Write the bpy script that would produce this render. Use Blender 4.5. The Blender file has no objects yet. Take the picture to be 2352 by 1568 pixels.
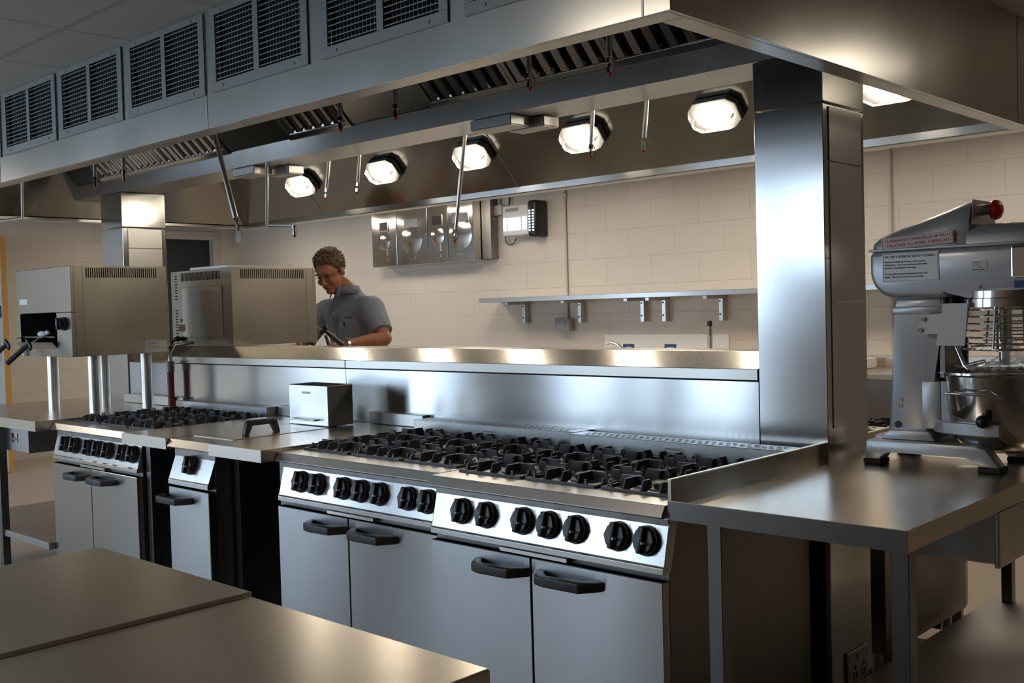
import bpy, bmesh, math, random
from mathutils import Vector, Matrix
random.seed(7)
S = bpy.context.scene
COL = S.collection
PI = math.pi

# ------------------------------------------------------------------ camera
F_PX, YAW, PITCH, ROLL = 2412.1, .75613, -.03138, -.02748
cy, sy, cp, sp = math.cos(YAW), math.sin(YAW), math.cos(PITCH), math.sin(PITCH)
fwd = Vector((-sy*cp, cy*cp, sp)); rgt = Vector((cy, sy, 0)); upv = rgt.cross(fwd)
cr, sr = math.cos(ROLL), math.sin(ROLL)
r_ = cr*rgt + sr*upv; u_ = -sr*rgt + cr*upv
cam = bpy.data.cameras.new('camera'); camo = bpy.data.objects.new('camera', cam); COL.objects.link(camo)
camo.matrix_world = Matrix(((r_.x, u_.x, -fwd.x, 0), (r_.y, u_.y, -fwd.y, 0), (r_.z, u_.z, -fwd.z, 1.405), (0, 0, 0, 1)))
cam.sensor_width = 36; cam.lens = F_PX/2352*36; cam.clip_start = .02
S.camera = camo

# ------------------------------------------------------------------ world, daylight, exposure
W = bpy.data.worlds.new('sky'); S.world = W; W.use_nodes = True
W.node_tree.nodes['Background'].inputs[0].default_value = (.62, .80, 1, 1)
W.node_tree.nodes['Background'].inputs[1].default_value = .8
S.view_settings.view_transform = 'Standard'; S.view_settings.look = 'None'
S.view_settings.gamma = 1; S.view_settings.use_curve_mapping = False
S.view_settings.exposure = 0.0
S.cycles.max_bounces = 8; S.cycles.diffuse_bounces = 4; S.cycles.glossy_bounces = 6
S.cycles.transmission_bounces = 4; S.cycles.transparent_max_bounces = 6
S.cycles.sample_clamp_indirect = 4; S.cycles.caustics_reflective = True; S.cycles.blur_glossy = .5

def area(name, loc, rot, sx, sy_, power, color):
    l = bpy.data.lights.new(name, 'AREA'); l.shape = 'RECTANGLE'; l.size = sx; l.size_y = sy_
    l.energy = power; l.color = color
    o = bpy.data.objects.new(name, l); o.location = loc; o.rotation_euler = rot; COL.objects.link(o)
    return o
YF = -1.7                                   # the glazed wall behind the camera
WIN = [(-11.4, -9.9, .15, 2.40), (-9.75, -8.2, .15, 2.40), (-6.85, -6.02, .15, 2.40), (-5.88, -5.54, .15, 2.40), (-5.34, -4.55, .15, 2.40), (-4.35, -3.55, 1.62, 2.42)]
for a, b, c, d in WIN:                      # daylight through each window: sky above, ground and hedges below
    sky = 24 if c < 1 else 13               # high window dimmed to soften its reflection in the column
    mid = 1.25
    if c < mid: area('ground_daylight', ((a+b)/2, YF-.12, (c+mid)/2), (PI/2, 0, 0), b-a, mid-c, 9*(b-a)*(mid-c), (.60, .77, 1))
    lo = max(c, mid); area('sky_daylight', ((a+b)/2, YF-.12, (lo+d)/2), (PI/2, 0, 0), b-a, d-lo, sky*(b-a)*(d-lo), (.57, .76, 1))

# ------------------------------------------------------------------ materials
def mat(name, col, rough=.5, metal=0, **k):
    m = bpy.data.materials.new(name); m.use_nodes = True
    b = m.node_tree.nodes['Principled BSDF']
    b.inputs['Base Color'].default_value = (*col, 1); b.inputs['Roughness'].default_value = rough
    b.inputs['Metallic'].default_value = metal
    for kk, v in k.items():
        b.inputs[kk.replace('_', ' ')].default_value = v
    return m
def nd(m, t, **k):
    n = m.node_tree.nodes.new(t)
    for a, v in k.items(): setattr(n, a, v)
    return n
def lk(m, a, b): m.node_tree.links.new(a, b)

def steel(name, col=(.60, .59, .57), rough=.30, aniso=.0, T=(0, 0, 1), wav=0.0):
    """satin stainless: uneven gloss, grain direction T (the way its highlights stretch), optional oil-canning"""
    m = mat(name, col, rough, 1.0)
    b = m.node_tree.nodes['Principled BSDF']
    tc = nd(m, 'ShaderNodeTexCoord')
    n3 = nd(m, 'ShaderNodeTexNoise'); n3.inputs['Scale'].default_value = 2.5; n3.inputs['Detail'].default_value = 1
    lk(m, tc.outputs['Object'], n3.inputs['Vector'])
    mr = nd(m, 'ShaderNodeMapRange'); mr.inputs[1].default_value = .25; mr.inputs[2].default_value = .75
    mr.inputs[3].default_value = rough-.02; mr.inputs[4].default_value = rough+.03
    lk(m, n3.outputs[0], mr.inputs[0]); lk(m, mr.outputs[0], b.inputs['Roughness'])
    if aniso:
        b.inputs['Anisotropic'].default_value = aniso
        v = nd(m, 'ShaderNodeCombineXYZ')
        for i in range(3): v.inputs[i].default_value = T[i]
        lk(m, v.outputs[0], b.inputs['Tangent'])
    if wav:
        n2 = nd(m, 'ShaderNodeTexNoise'); n2.inputs['Scale'].default_value = 2.2; n2.inputs['Detail'].default_value = 0
        lk(m, tc.outputs['Object'], n2.inputs['Vector'])
        b2 = nd(m, 'ShaderNodeBump'); b2.inputs['Strength'].default_value = 1; b2.inputs['Distance'].default_value = wav
        lk(m, n2.outputs[0], b2.inputs['Height']); lk(m, b2.outputs[0], b.inputs['Normal'])
    return m

M = {}
M['steel'] = steel('brushed_steel')
M['steel_h'] = steel('brushed_steel_panel', rough=.20, aniso=.88, T=(0, 0, 1))
M['steel_v'] = steel('brushed_steel_column', rough=.15, aniso=.4, T=(.7, .7, .02))
M['steel_door'] = steel('oven_door_steel', col=(.46, .465, .465), rough=.22, aniso=.9, T=(0, 0, 1))
M['steel_dull'] = steel('dull_steel', col=(.42, .41, .40), rough=.40)
M['steel_worktop'] = steel('worktop_steel', col=(.70, .64, .555), rough=.25)
M['panel'] = steel('control_panel_steel', rough=.24, aniso=.5, T=(0, 0, 1))
M['cap'] = steel('cap_shelf_steel', col=(.50, .47, .42), rough=.24)
M['shaded_steel'] = steel('shaded_steel', col=(.24, .235, .23), rough=.30)  # steel darkened: the dim low reflections are put into its colour
M['steel_hood'] = steel('hood_interior_steel', col=(.40, .40, .385), rough=.17, aniso=.4, T=(0, .7, -.7), wav=.007)
M['steel_fascia'] = steel('hood_fascia_steel', col=(.53, .53, .50), rough=.22, aniso=.3, T=(0, 0, 1), wav=.006)
M['steel_grill'] = steel('salamander_steel', col=(.44, .41, .355), rough=.24, aniso=.5, T=(0, 0, 1), wav=.004)
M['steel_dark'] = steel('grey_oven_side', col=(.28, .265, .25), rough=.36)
M['polished'] = steel('polished_steel', col=(.74, .73, .71), rough=.10, wav=.015)
M['chrome'] = mat('chrome', (.78, .78, .78), .08, 1)
M['pipe'] = mat('pipe_chrome', (.78, .75, .70), .30, 1)
M['bowl'] = mat('bowl_steel', (.66, .65, .63), .12, 1)
M['grille'] = mat('anodised_aluminium', (.20, .205, .195), .5, .5)
M['grille_blade'] = mat('grille_blade_grey', (.22, .235, .23), .5, .4)
M['black'] = mat('black_plastic', (.012, .012, .013), .35)
M['black_satin'] = mat('black_satin_handle', (.022, .022, .024), .42)
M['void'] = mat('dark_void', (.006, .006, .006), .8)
M['rubber'] = mat('black_rubber', (.015, .015, .017), .7)
M['iron'] = mat('cast_iron_enamel', (.045, .045, .052), .42)
M['burner'] = mat('burner_cap', (.10, .085, .06), .4, .7)
M['white_mark'] = mat('white_mark', (.75, .75, .72), .5)
M['red'] = mat('red_plastic', (.62, .02, .012), .35)
M['redcap'] = mat('red_cap', (.45, .05, .02), .5)
M['pipe_red'] = mat('red_painted_pipe', (.20, .018, .012), .45)
M['yellow'] = mat('yellow_hose', (.55, .32, .01), .5)
M['orange'] = mat('orange_knob', (.8, .35, .01), .4)
M['plate'] = mat('sticker_white', (.62, .60, .56), .5)
M['label'] = mat('label_silver', (.66, .65, .63), .45, .2)
M['ink'] = mat('black_print', (.03, .03, .03), .6)
M['redink'] = mat('red_print', (.62, .03, .03), .6)
M['mixer'] = mat('mixer_silver_paint', (.43, .44, .45), .38, .45, Coat_Weight=.5, Coat_Roughness=.12)
M['guard'] = mat('guard_cream', (.62, .61, .58), .45, .1)
M['plasticbag'] = mat('clear_film', (.9, .9, .9), .12, 0, Alpha=.30)
M['box_grey'] = mat('grey_plastic', (.30, .31, .32), .5)
M['white_plastic'] = mat('white_plastic', (.72, .72, .72), .4)
M['conduit'] = mat('painted_conduit', (.52, .48, .43), .45, .1)
M['bluesign'] = mat('blue_sign', (.012, .045, .16), .4)
M['wood'] = mat('oak_door_edge', (.52, .27, .07), .5)
M['doorface'] = mat('door_laminate', (.55, .53, .50), .45)
M['dark_door'] = mat('dark_doorway', (.012, .014, .018), .5)
M['frame'] = mat('door_frame_paint', (.46, .44, .40), .5)
M['skin'] = mat('skin', (.32, .12, .065), .5, Subsurface_Weight=.08, Subsurface_Radius=(.02, .008, .004))
M['shirt'] = mat('blue_grey_shirt', (.185, .205, .26), .85)
M['hair'] = mat('brown_hair', (.095, .058, .026), .7)
M['trousers'] = mat('dark_trousers', (.03, .032, .04), .8)
M['lip'] = mat('lips', (.25, .07, .05), .5)
M['eye'] = mat('eye_dark', (.03, .02, .015), .3)
M['green'] = mat('green_sticker', (.06, .40, .05), .5)
M['pink'] = mat('pink_label', (.55, .30, .28), .5)
M['cloth'] = mat('white_cloth', (.7, .7, .68), .8)
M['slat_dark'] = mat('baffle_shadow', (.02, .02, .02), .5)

def emis(name, col, s):
    m = bpy.data.materials.new(name); m.use_nodes = True
    b = m.node_tree.nodes['Principled BSDF']; b.inputs['Base Color'].default_value = (.8, .8, .8, 1)
    b.inputs['Emission Color'].default_value = (*col, 1); b.inputs['Emission Strength'].default_value = s
    return m
M['tube'] = emis('lamp_tube', (1, .88, .70), 70)
M['diffuser_glow'] = emis('ceiling_panel_glow', (1, .86, .70), 19)
M['diffuser_dim'] = emis('ceiling_panel_dim', (1, .86, .70), 6)
M['uv'] = emis('uv_tube', (.45, .70, 1), 4)
# frosted prismatic glass of the bulkhead lamps
g = mat('bulkhead_glass', (.9, .88, .84), .2, 0, Alpha=.25); M['glass'] = g
g = mat('window_glass', (.8, .9, 1), .05, 0, Alpha=.08); M['pane'] = g

def block_wall(name, axis):
    m = mat(name, (.58, .535, .475), .38)
    b = m.node_tree.nodes['Principled BSDF']
    tc = nd(m, 'ShaderNodeTexCoord'); sx = nd(m, 'ShaderNodeSeparateXYZ'); cx = nd(m, 'ShaderNodeCombineXYZ')
    lk(m, tc.outputs['Object'], sx.inputs[0])
    lk(m, sx.outputs['X' if axis == 'x' else 'Y'], cx.inputs[0]); lk(m, sx.outputs['Z'], cx.inputs[1])
    br = nd(m, 'ShaderNodeTexBrick'); br.offset = .5
    br.inputs['Scale'].default_value = 1; br.inputs['Brick Width'].default_value = .45; br.inputs['Row Height'].default_value = .225
    br.inputs['Mortar Size'].default_value = .004; br.inputs['Mortar Smooth'].default_value = .3
    br.inputs['Color1'].default_value = (.58, .535, .475, 1); br.inputs['Color2'].default_value = (.572, .527, .468, 1)
    br.inputs['Mortar'].default_value = (.53, .485, .425, 1)
    lk(m, cx.outputs[0], br.inputs['Vector']); lk(m, br.outputs['Color'], b.inputs['Base Color'])
    no = nd(m, 'ShaderNodeTexNoise'); no.inputs['Scale'].default_value = 60; lk(m, tc.outputs['Object'], no.inputs['Vector'])
    b2 = nd(m, 'ShaderNodeBump'); b2.inputs['Strength'].default_value = .15; b2.inputs['Distance'].default_value = .002
    lk(m, no.outputs[0], b2.inputs['Height'])
    bp = nd(m, 'ShaderNodeBump'); bp.invert = True; bp.inputs['Strength'].default_value = .6; bp.inputs['Distance'].default_value = .004
    lk(m, br.outputs['Fac'], bp.inputs['Height']); lk(m, b2.outputs[0], bp.inputs['Normal']); lk(m, bp.outputs[0], b.inputs['Normal'])
    return m
M['wall_x'] = block_wall('painted_block_x', 'x'); M['wall_y'] = block_wall('painted_block_y', 'y')
M['plain_wall'] = mat('dim_plaster', (.30, .27, .24), .6)
def ceiling_mat():
    m = mat('ceiling_tiles', (.43, .41, .37), .8); b = m.node_tree.nodes['Principled BSDF']
    tc = nd(m, 'ShaderNodeTexCoord'); mp = nd(m, 'ShaderNodeMapping'); mp.inputs['Location'].default_value = (.17, .11, 0)
    br = nd(m, 'ShaderNodeTexBrick'); br.offset = 0
    br.inputs['Scale'].default_value = 1; br.inputs['Brick Width'].default_value = .6; br.inputs['Row Height'].default_value = .6
    br.inputs['Mortar Size'].default_value = .010; br.inputs['Mortar Smooth'].default_value = .1
    br.inputs['Color1'].default_value = br.inputs['Color2'].default_value = (.43, .41, .37, 1); br.inputs['Mortar'].default_value = (.33, .33, .31, 1)
    lk(m, tc.outputs['Object'], mp.inputs[0]); lk(m, mp.outputs[0], br.inputs['Vector']); lk(m, br.outputs['Color'], b.inputs['Base Color'])
    bp = nd(m, 'ShaderNodeBump'); bp.invert = True; bp.inputs['Distance'].default_value = .004; lk(m, br.outputs['Fac'], bp.inputs['Height']); lk(m, bp.outputs[0], b.inputs['Normal'])
    return m
M['ceiling'] = ceiling_mat()
def floor_mat():
    m = mat('vinyl_floor', (.36, .31, .26), .4); b = m.node_tree.nodes['Principled BSDF']
    no = nd(m, 'ShaderNodeTexNoise'); no.inputs['Scale'].default_value = 180; no.inputs['Detail'].default_value = 2
    tc = nd(m, 'ShaderNodeTexCoord'); lk(m, tc.outputs['Object'], no.inputs['Vector'])
    cr_ = nd(m, 'ShaderNodeValToRGB'); cr_.color_ramp.elements[0].color = (.32, .275, .23, 1); cr_.color_ramp.elements[1].color = (.40, .345, .29, 1)
    lk(m, no.outputs[0], cr_.inputs[0]); lk(m, cr_.outputs[0], b.inputs['Base Color'])
    return m
M['floor'] = floor_mat()

# ------------------------------------------------------------------ mesh helpers
class MB:
    def __init__(s): s.bm = bmesh.new()
    def _bev(s, verts, bev, seg=2):
        if bev > 0:
            es = {e for v in verts for e in v.link_edges}
            bmesh.ops.bevel(s.bm, geom=list(es), offset=bev, segments=seg, affect='EDGES', profile=.5, clamp_overlap=True)
    def box(s, x0, x1, y0, y1, z0, z1, bev=0, seg=2):
        r = bmesh.ops.create_cube(s.bm, size=1)
        for v in r['verts']:
            v.co = Vector((x0+(v.co.x+.5)*(x1-x0), y0+(v.co.y+.5)*(y1-y0), z0+(v.co.z+.5)*(z1-z0)))
        s._bev(r['verts'], bev, seg); return s
    def obox(s, c, size, rot, bev=0):
        r = bmesh.ops.create_cube(s.bm, size=1)
        for v in r['verts']:
            v.co = Vector(c) + rot @ Vector((v.co.x*size[0], v.co.y*size[1], v.co.z*size[2]))
        s._bev(r['verts'], bev); return s
    def cyl(s, p0, p1, r, seg=16, r2=None, bev=0):
        p0, p1 = Vector(p0), Vector(p1); d = p1-p0; L = d.length
        q = Vector((0, 0, 1)).rotation_difference(d).to_matrix().to_4x4()
        rr = bmesh.ops.create_cone(s.bm, cap_ends=True, segments=seg, radius1=r, radius2=r if r2 is None else r2, depth=L,
                                   matrix=Matrix.Translation((p0+p1)/2) @ q)
        s._bev(rr['verts'], bev, 1); return s
    def sph(s, c, r, sc=(1, 1, 1), rot=None, seg=20):
        m = Matrix.Translation(c) @ (rot.to_4x4() if rot else Matrix.Identity(4)) @ Matrix.Diagonal((*sc, 1))
        bmesh.ops.create_uvsphere(s.bm, u_segments=seg, v_segments=max(8, seg*2//3), radius=r, matrix=m); return s
    def prism(s, pts, axis, a0, a1, bev=0, seg=2):
        def P(p, a):
            return {'x': (a, p[0], p[1]), 'y': (p[0], a, p[1]), 'z': (p[0], p[1], a)}[axis]
        v0 = [s.bm.verts.new(P(p, a0)) for p in pts]; v1 = [s.bm.verts.new(P(p, a1)) for p in pts]
        n = len(pts); s.bm.faces.new(v0); s.bm.faces.new(v1[::-1])
        for i in range(n): s.bm.faces.new((v0[i], v1[i], v1[(i+1) % n], v0[(i+1) % n]))
        s._bev(v0+v1, bev, seg); return s
    def lathe(s, prof, c=(0, 0, 0), seg=40, rot=None, closed=False):
        rings = []
        for r, z in prof:
            if r < 1e-6: rings.append([s.bm.verts.new((0, 0, z))])
            else: rings.append([s.bm.verts.new((r*math.cos(2*PI*i/seg), r*math.sin(2*PI*i/seg), z)) for i in range(seg)])
        for a, b in zip(rings, rings[1:]):
            for i in range(seg):
                j = (i+1) % seg
                f = [a[i % len(a)], a[j % len(a)], b[j % len(b)], b[i % len(b)]]
                f = list(dict.fromkeys(f))
                if len(f) > 2: s.bm.faces.new(f)
        for ring in rings:
            for v in ring: v.co = Vector(c) + (rot @ v.co if rot else v.co)
        return s
    def tube(s, pts, r, seg=10, closed=False, rads=None):
        pts = [Vector(p) for p in pts]; n = len(pts); rings = []
        pn = None
        for i, p in enumerate(pts):
            a = pts[i-1] if (i or closed) else p; b = pts[(i+1) % n] if (i < n-1 or closed) else p
            t = (b-a).normalized()
            if pn is None:
                pn = t.orthogonal().normalized()
            pn = (pn - t*pn.dot(t)).normalized(); bn = t.cross(pn)
            rr = rads[i] if rads else r
            rings.append([s.bm.verts.new(p + rr*(math.cos(2*PI*k/seg)*pn + math.sin(2*PI*k/seg)*bn)) for k in range(seg)])
        prs = list(zip(rings, rings[1:])) + ([(rings[-1], rings[0])] if closed else [])
        for a, b in prs:
            for k in range(seg): s.bm.faces.new((a[k], a[(k+1) % seg], b[(k+1) % seg], b[k]))
        if not closed: s.bm.faces.new(rings[0][::-1]); s.bm.faces.new(rings[-1])
        return s
    def loft(s, rings):
        """rings: list of (centre, rx_vec, ry_vec)"""
        seg = 24; R = []
        for c, a, b in rings:
            c, a, b = Vector(c), Vector(a), Vector(b)
            R.append([s.bm.verts.new(c + a*math.cos(2*PI*k/seg) + b*math.sin(2*PI*k/seg)) for k in range(seg)])
        for p, q in zip(R, R[1:]):
            for k in range(seg): s.bm.faces.new((p[k], p[(k+1) % seg], q[(k+1) % seg], q[k]))
        s.bm.faces.new(R[0][::-1]); s.bm.faces.new(R[-1]); return s
    def quad(s, a, b, c, d):
        s.bm.faces.new([s.bm.verts.new(p) for p in (a, b, c, d)]); return s
    def obj(s, name, m, parent=None, world=True, smooth=None):
        bmesh.ops.recalc_face_normals(s.bm, faces=s.bm.faces)
        me = bpy.data.meshes.new(name); 
        off = Vector((0, 0, 0))
        if parent is not None and world:
            q = parent
            while q: off += q.location; q = q.parent
        if off.length: bmesh.ops.translate(s.bm, verts=s.bm.verts, vec=-off)
        s.bm.to_mesh(me); s.bm.free()
        me.materials.append(M[m] if isinstance(m, str) else m)
        if smooth:
            me.shade_smooth(); me.set_sharp_from_angle(angle=math.radians(smooth))
        o = bpy.data.objects.new(name, me); COL.objects.link(o)
        if parent: o.parent = parent
        return o
def thing(name, label, cat, loc=(0, 0, 0), group=None, rz=0):
    o = bpy.data.objects.new(name, None); COL.objects.link(o); o.location = loc; o.rotation_euler = (0, 0, rz)
    o.empty_display_size = .1
    return tag(o, label, cat, group)
def tag(o, label, cat, group=None, kind=None):
    o['label'] = label; o['category'] = cat
    if group: o['group'] = group
    if kind: o['kind'] = kind
    return o
def struct(o): o['kind'] = 'structure'; return o
KIDS = {}
def dup(root, loc, rz=None, label=None, group=None):
    def cp(o, par):
        c = o.copy(); COL.objects.link(c)
        if par: c.parent = par
        for ch in o.children: cp(ch, c)
        return c
    r = cp(root, None); r.location = loc
    if rz is not None: r.rotation_euler = (0, 0, rz)
    if label: r['label'] = label
    if group: r['group'] = group
    return r
def text(s, size, loc, rot, m, parent, name='lettering', ext=.0004, align='LEFT'):
    cu = bpy.data.curves.new(name, 'FONT'); cu.body = s; cu.size = size; cu.extrude = ext; cu.align_x = align
    t = bpy.data.objects.new(name, cu); COL.objects.link(t)
    bpy.context.view_layer.update()
    me = bpy.data.meshes.new_from_object(t.evaluated_get(bpy.context.evaluated_depsgraph_get()))
    bpy.data.objects.remove(t)
    o = bpy.data.objects.new(name, me); COL.objects.link(o); me.materials.clear(); me.materials.append(M[m])
    mw = Matrix.Translation(loc) @ rot.to_4x4(); me.transform(mw)
    off = Vector((0, 0, 0)); q = parent
    while q: off += q.location; q = q.parent
    me.transform(Matrix.Translation(-off)); o.parent = parent
    return o
RX90 = Matrix.Rotation(PI/2, 3, 'X')        # text lying in the xz plane, readable from -y

# ================================================================== the room
XL, YB, XR, ZC = -11.0, 6.9, 3.2, 2.455
struct(MB().box(-12.3, XR+.1, YF-.1, YB+.1, -.1, 0).obj('floor', 'floor'))
struct(MB().box(-12.3, XR+.1, YF-.1, YB+.1, ZC, ZC+.08).obj('ceiling', 'ceiling'))
struct(MB().box(XL-.1, XR+.1, YB, YB+.1, 0, ZC).obj('wall_back', 'wall_x'))
D0, D1, DT = 5.72, 6.58, 2.30               # dark doorway in the left wall
w = MB(); w.box(XL-.1, XL, 4.0, D0, 0, ZC); w.box(XL-.1, XL, D1, YB, 0, ZC); w.box(XL-.1, XL, D0, D1, DT, ZC)
w.box(XL-.1, XL, YF, 2.9, 0, ZC); w.box(XL-.1, XL, 2.9, 4.0, 2.25, ZC)
struct(w.obj('wall_left', 'wall_y'))
struct(MB().box(XR, XR+.1, YF, YB, 0, ZC).obj('wall_right', 'plain_wall'))
struct(MB().box(-12.3, -12.2, 2.4, 4.6, 0, ZC).obj('wall_corridor', 'plain_wall'))
w = MB(); prev = -12.3
for a, b, c, d in WIN:
    w.box(prev, a, YF-.1, YF, 0, ZC); w.box(a, b, YF-.1, YF, 0, c); w.box(a, b, YF-.1, YF, d, ZC); prev = b
w.box(prev, XR+.1, YF-.1, YF, 0, ZC)
struct(w.obj('wall_front', 'plain_wall'))
for i, (a, b, c, d) in enumerate(WIN):
    f = MB(); t = .035
    f.box(a, a+t, YF-.07, YF-.02, c, d); f.box(b-t, b, YF-.07, YF-.02, c, d)
    f.box(a+t, b-t, YF-.07, YF-.02, c, c+t); f.box(a+t, b-t, YF-.07, YF-.02, d-t, d)
    fo = struct(f.obj('window_%d' % (i+1), 'frame'))
    MB().box(a+t, b-t, YF-.05, YF-.045, c+t, d-t).obj('pane', 'pane', fo)
# doorway and its dark leaf
f = MB(); f.box(XL, XL+.03, D0-.09, D0, 0, DT+.09); f.box(XL, XL+.03, D1, D1+.09, 0, DT+.09); f.box(XL, XL+.03, D0, D1, DT, DT+.09)
d1 = struct(f.obj('door_1', 'frame'))
MB().box(XL-.09, XL-.05, D0, D1, 0.01, DT).obj('door_leaf', 'dark_door', d1)
# open door leaf seen edge-on at far left
d2 = struct(MB().box(-10.99, -10.12, 3.855, 3.90, .02, 2.21).obj('door_2', 'doorface'))
MB().box(-10.12, -10.105, 3.853, 3.902, .02, 2.21).obj('door_edge', 'wood', d2)
MB().box(-10.9, -10.14, 3.851, 3.8548, .03, .19).obj('light_patch', 'white_plastic', d2)  # white plate standing in for bright outside light at the door foot
MB().tube([(-10.19, 3.853, 1.05), (-10.19, 3.80, 1.05), (-10.19, 3.80, 1.45), (-10.19, 3.853, 1.45)], .010).obj('door_handle', 'chrome', d2, smooth=40)
MB().box(-10.22, -10.14, 3.850, 3.8545, 1.45, 1.56).obj('push_sign', 'bluesign', d2)
for nm, a in (('baseboard_back', (XL, -1.0, YB-.015, YB, 0, .1)), ('baseboard_left', (XL, XL+.015, 4.0, D0-.09, 0, .1))):
    struct(MB().box(*a).obj(nm, 'frame'))
# recessed ceiling light panels
def ceiling_panel(x, y, label, s=.58, glow='diffuser_glow'):
    t = thing('ceiling_light', label, 'ceiling light', (x, y, ZC), 'recessed ceiling lights')
    h = s/2
    f = MB(); f.box(x-h-.02, x+h+.02, y-h-.02, y-h, ZC-.008, ZC-.001); f.box(x-h-.02, x+h+.02, y+h, y+h+.02, ZC-.008, ZC-.001)
    f.box(x-h-.02, x-h, y-h, y+h, ZC-.008, ZC-.001); f.box(x+h, x+h+.02, y-h, y+h, ZC-.008, ZC-.001); f.obj('frame', 'white_plastic', t)
    MB().box(x-h, x+h, y-h, y+h, ZC-.006, ZC-.002).obj('diffuser', glow, t)
ceiling_panel(-9.4, 5.7, 'square ceiling light added over the aisle near the dark doorway')  # unseen row of panels added over the aisle to brighten the back wall
ceiling_panel(-7.6, 5.7, 'square ceiling light added over the aisle by the steel dispensers')
ceiling_panel(-5.8, 5.7, 'square ceiling light added over the aisle by the insect killer')
ceiling_panel(-4.0, 5.7, 'square ceiling light added over the aisle by the wall shelf')
ceiling_panel(-2.2, 5.7, 'square ceiling light added over the aisle by the sink')
ceiling_panel(-.35, 4.5, 'square ceiling light right of the hood, by the mixer end', .58, 'diffuser_dim')
ceiling_panel(-2.6, .1, 'square ceiling light above the foreground tables')
ceiling_panel(-8.4, 1.2, 'square ceiling light near the open door')
#@@ROOM_END

# ================================================================== extraction canopy
ZB = 2.05
CX0, CX1, CY0, CY1 = -6.87, -1.327, 1.94, 4.45
cano = thing('extraction_canopy', 'large stainless steel extraction canopy hanging over the cooking island', 'canopy', ((CX0+CX1)/2, (CY0+CY1)/2, ZB))
GR = [(-5.575, -5.02), (-4.98, -4.425), (-4.39, -3.835), (-3.795, -3.25), (-3.20, -2.63), (-2.58, -2.02), (-1.963, -1.41)]
GR = [(-6.76, -6.20), (-6.165, -5.61)] + GR
GZ0, GZ1 = 2.165, 2.445
m = MB(); prev = CX0
for a, b in GR:                                  # fascia with real openings behind the grilles
    a2, b2 = a+.03, b-.03
    m.box(prev, a2, CY0, CY0+.012, GZ0+.03, GZ1-.02); prev = b2
m.box(prev, CX1, CY0, CY0+.012, GZ0+.03, GZ1-.02)
m.box(CX0, CX1, CY0, CY0+.012, ZB, GZ0+.03); m.box(CX0, CX1, CY0, CY0+.012, GZ1-.02, ZC-.001)
m.obj('front_fascia', 'steel_fascia', cano)
for x in (-5.05, -3.24, -1.40): MB().box(x-.0025, x+.0025, CY0-.0015, CY0, ZB, ZC-.001).obj('fascia_seam', 'steel_dull', cano)
m = MB(); m.box(CX1-.012, CX1, CY0+.012, CY1, ZB, ZC-.001); m.obj('side_fascia', 'steel_fascia', cano)
MB().box(CX1, CX1+.0015, 4.22, 4.226, ZB, ZC-.001).obj('side_seam', 'steel_dull', cano)
MB().box(CX0, CX0+.012, CY0+.012, CY1, ZB, ZC-.001).obj('far_fascia', 'steel_fascia', cano)
MB().box(CX0+.012, CX1-.012, CY1-.012, CY1, ZB, ZC-.001).obj('rear_fascia', 'steel_fascia', cano)
# bottom lips (condensate channel)
def lip(m, x0, x1, y0, y1):
    m.box(x0, x1, y0, y1, ZB, ZB+.02, .002, 1)
m = MB(); lip(m, CX0+.013, CX1-.013, CY0+.013, CY0+.075); lip(m, CX0+.013, CX1-.013, CY1-.085, CY1-.013)
lip(m, CX0+.013, CX0+.075, CY0+.076, CY1-.086); lip(m, CX1-.075, CX1-.013, CY0+.076, CY1-.086)
m.obj('bottom_lip', 'steel', cano)
# rear channel upstand catching the light
MB().box(CX0+.08, CX1-.08, CY1-.10, CY1-.088, ZB+.002, ZB+.045, .002, 1).obj('grease_channel', 'steel_h', cano)
MB().box(CX0+.013, CX1-.013, CY0+.013, CY1-.013, ZC-.012, ZC-.004).obj('hood_top', 'steel_hood', cano)
# rear sloped lining, end linings
m = MB(); m.prism([(4.36, 2.075), (4.03, 2.438), (4.035, 2.443), (4.368, 2.08)], 'x', CX0+.08, CX1-.08); m.obj('rear_lining', 'steel_hood', cano)
for x in (-2.21, -4.02, -5.83): MB().prism([(4.358, 2.073), (4.028, 2.436), (4.03, 2.438), (4.36, 2.075)], 'x', x-.003, x+.003).obj('lining_seam', 'steel_dull', cano)
m = MB(); m.prism([(CX0+.075, 2.075), (CX0+.24, 2.438), (CX0+.245, 2.438), (CX0+.08, 2.075)], 'y', CY0+.08, CY1-.1); m.obj('end_lining', 'steel_hood', cano)
# central spine with its sloped filter planes
SP0, SP1, SPZ, FA = 3.05, 3.29, 2.18, 2.267
m = MB(); m.prism([(SP0, SPZ), (SP1, SPZ), (SP1, FA), (SP1-.006, FA), (SP1-.006, SPZ+.006), (SP0+.006, SPZ+.006), (SP0+.006, FA), (SP0, FA)], 'x', CX0+.09, CX1-.013)
m.obj('spine_trough', 'steel', cano)
GAPS = [(-6.341, -4.878), (-4.331, -3.844), (-3.301, -1.838)]      # filter banks
def plane_pt(s, off=0):                          # s along slope from lower edge, camera side
    return (SP0-.004-s*.7071-off*.7071, FA+.002+s*.7071-off*.7071)
prev = CX0+.09
for a, b in GAPS+[(CX1-.013, None)]:
    p0, p1 = plane_pt(0), plane_pt(.235); q1, q0 = plane_pt(.235, -.006), plane_pt(0, -.006)
    MB().prism([p0, p1, q1, q0], 'x', prev, a).obj('blank_plate', 'steel_hood', cano); prev = b
m = MB(); m.prism([(SP1+.004, FA+.002), (SP1+.17, 2.438), (SP1+.164, 2.438), (SP1, FA+.008)], 'x', CX0+.09, CX1-.013); m.obj('rear_filter_plane', 'steel_hood', cano)
m = MB()
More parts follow.
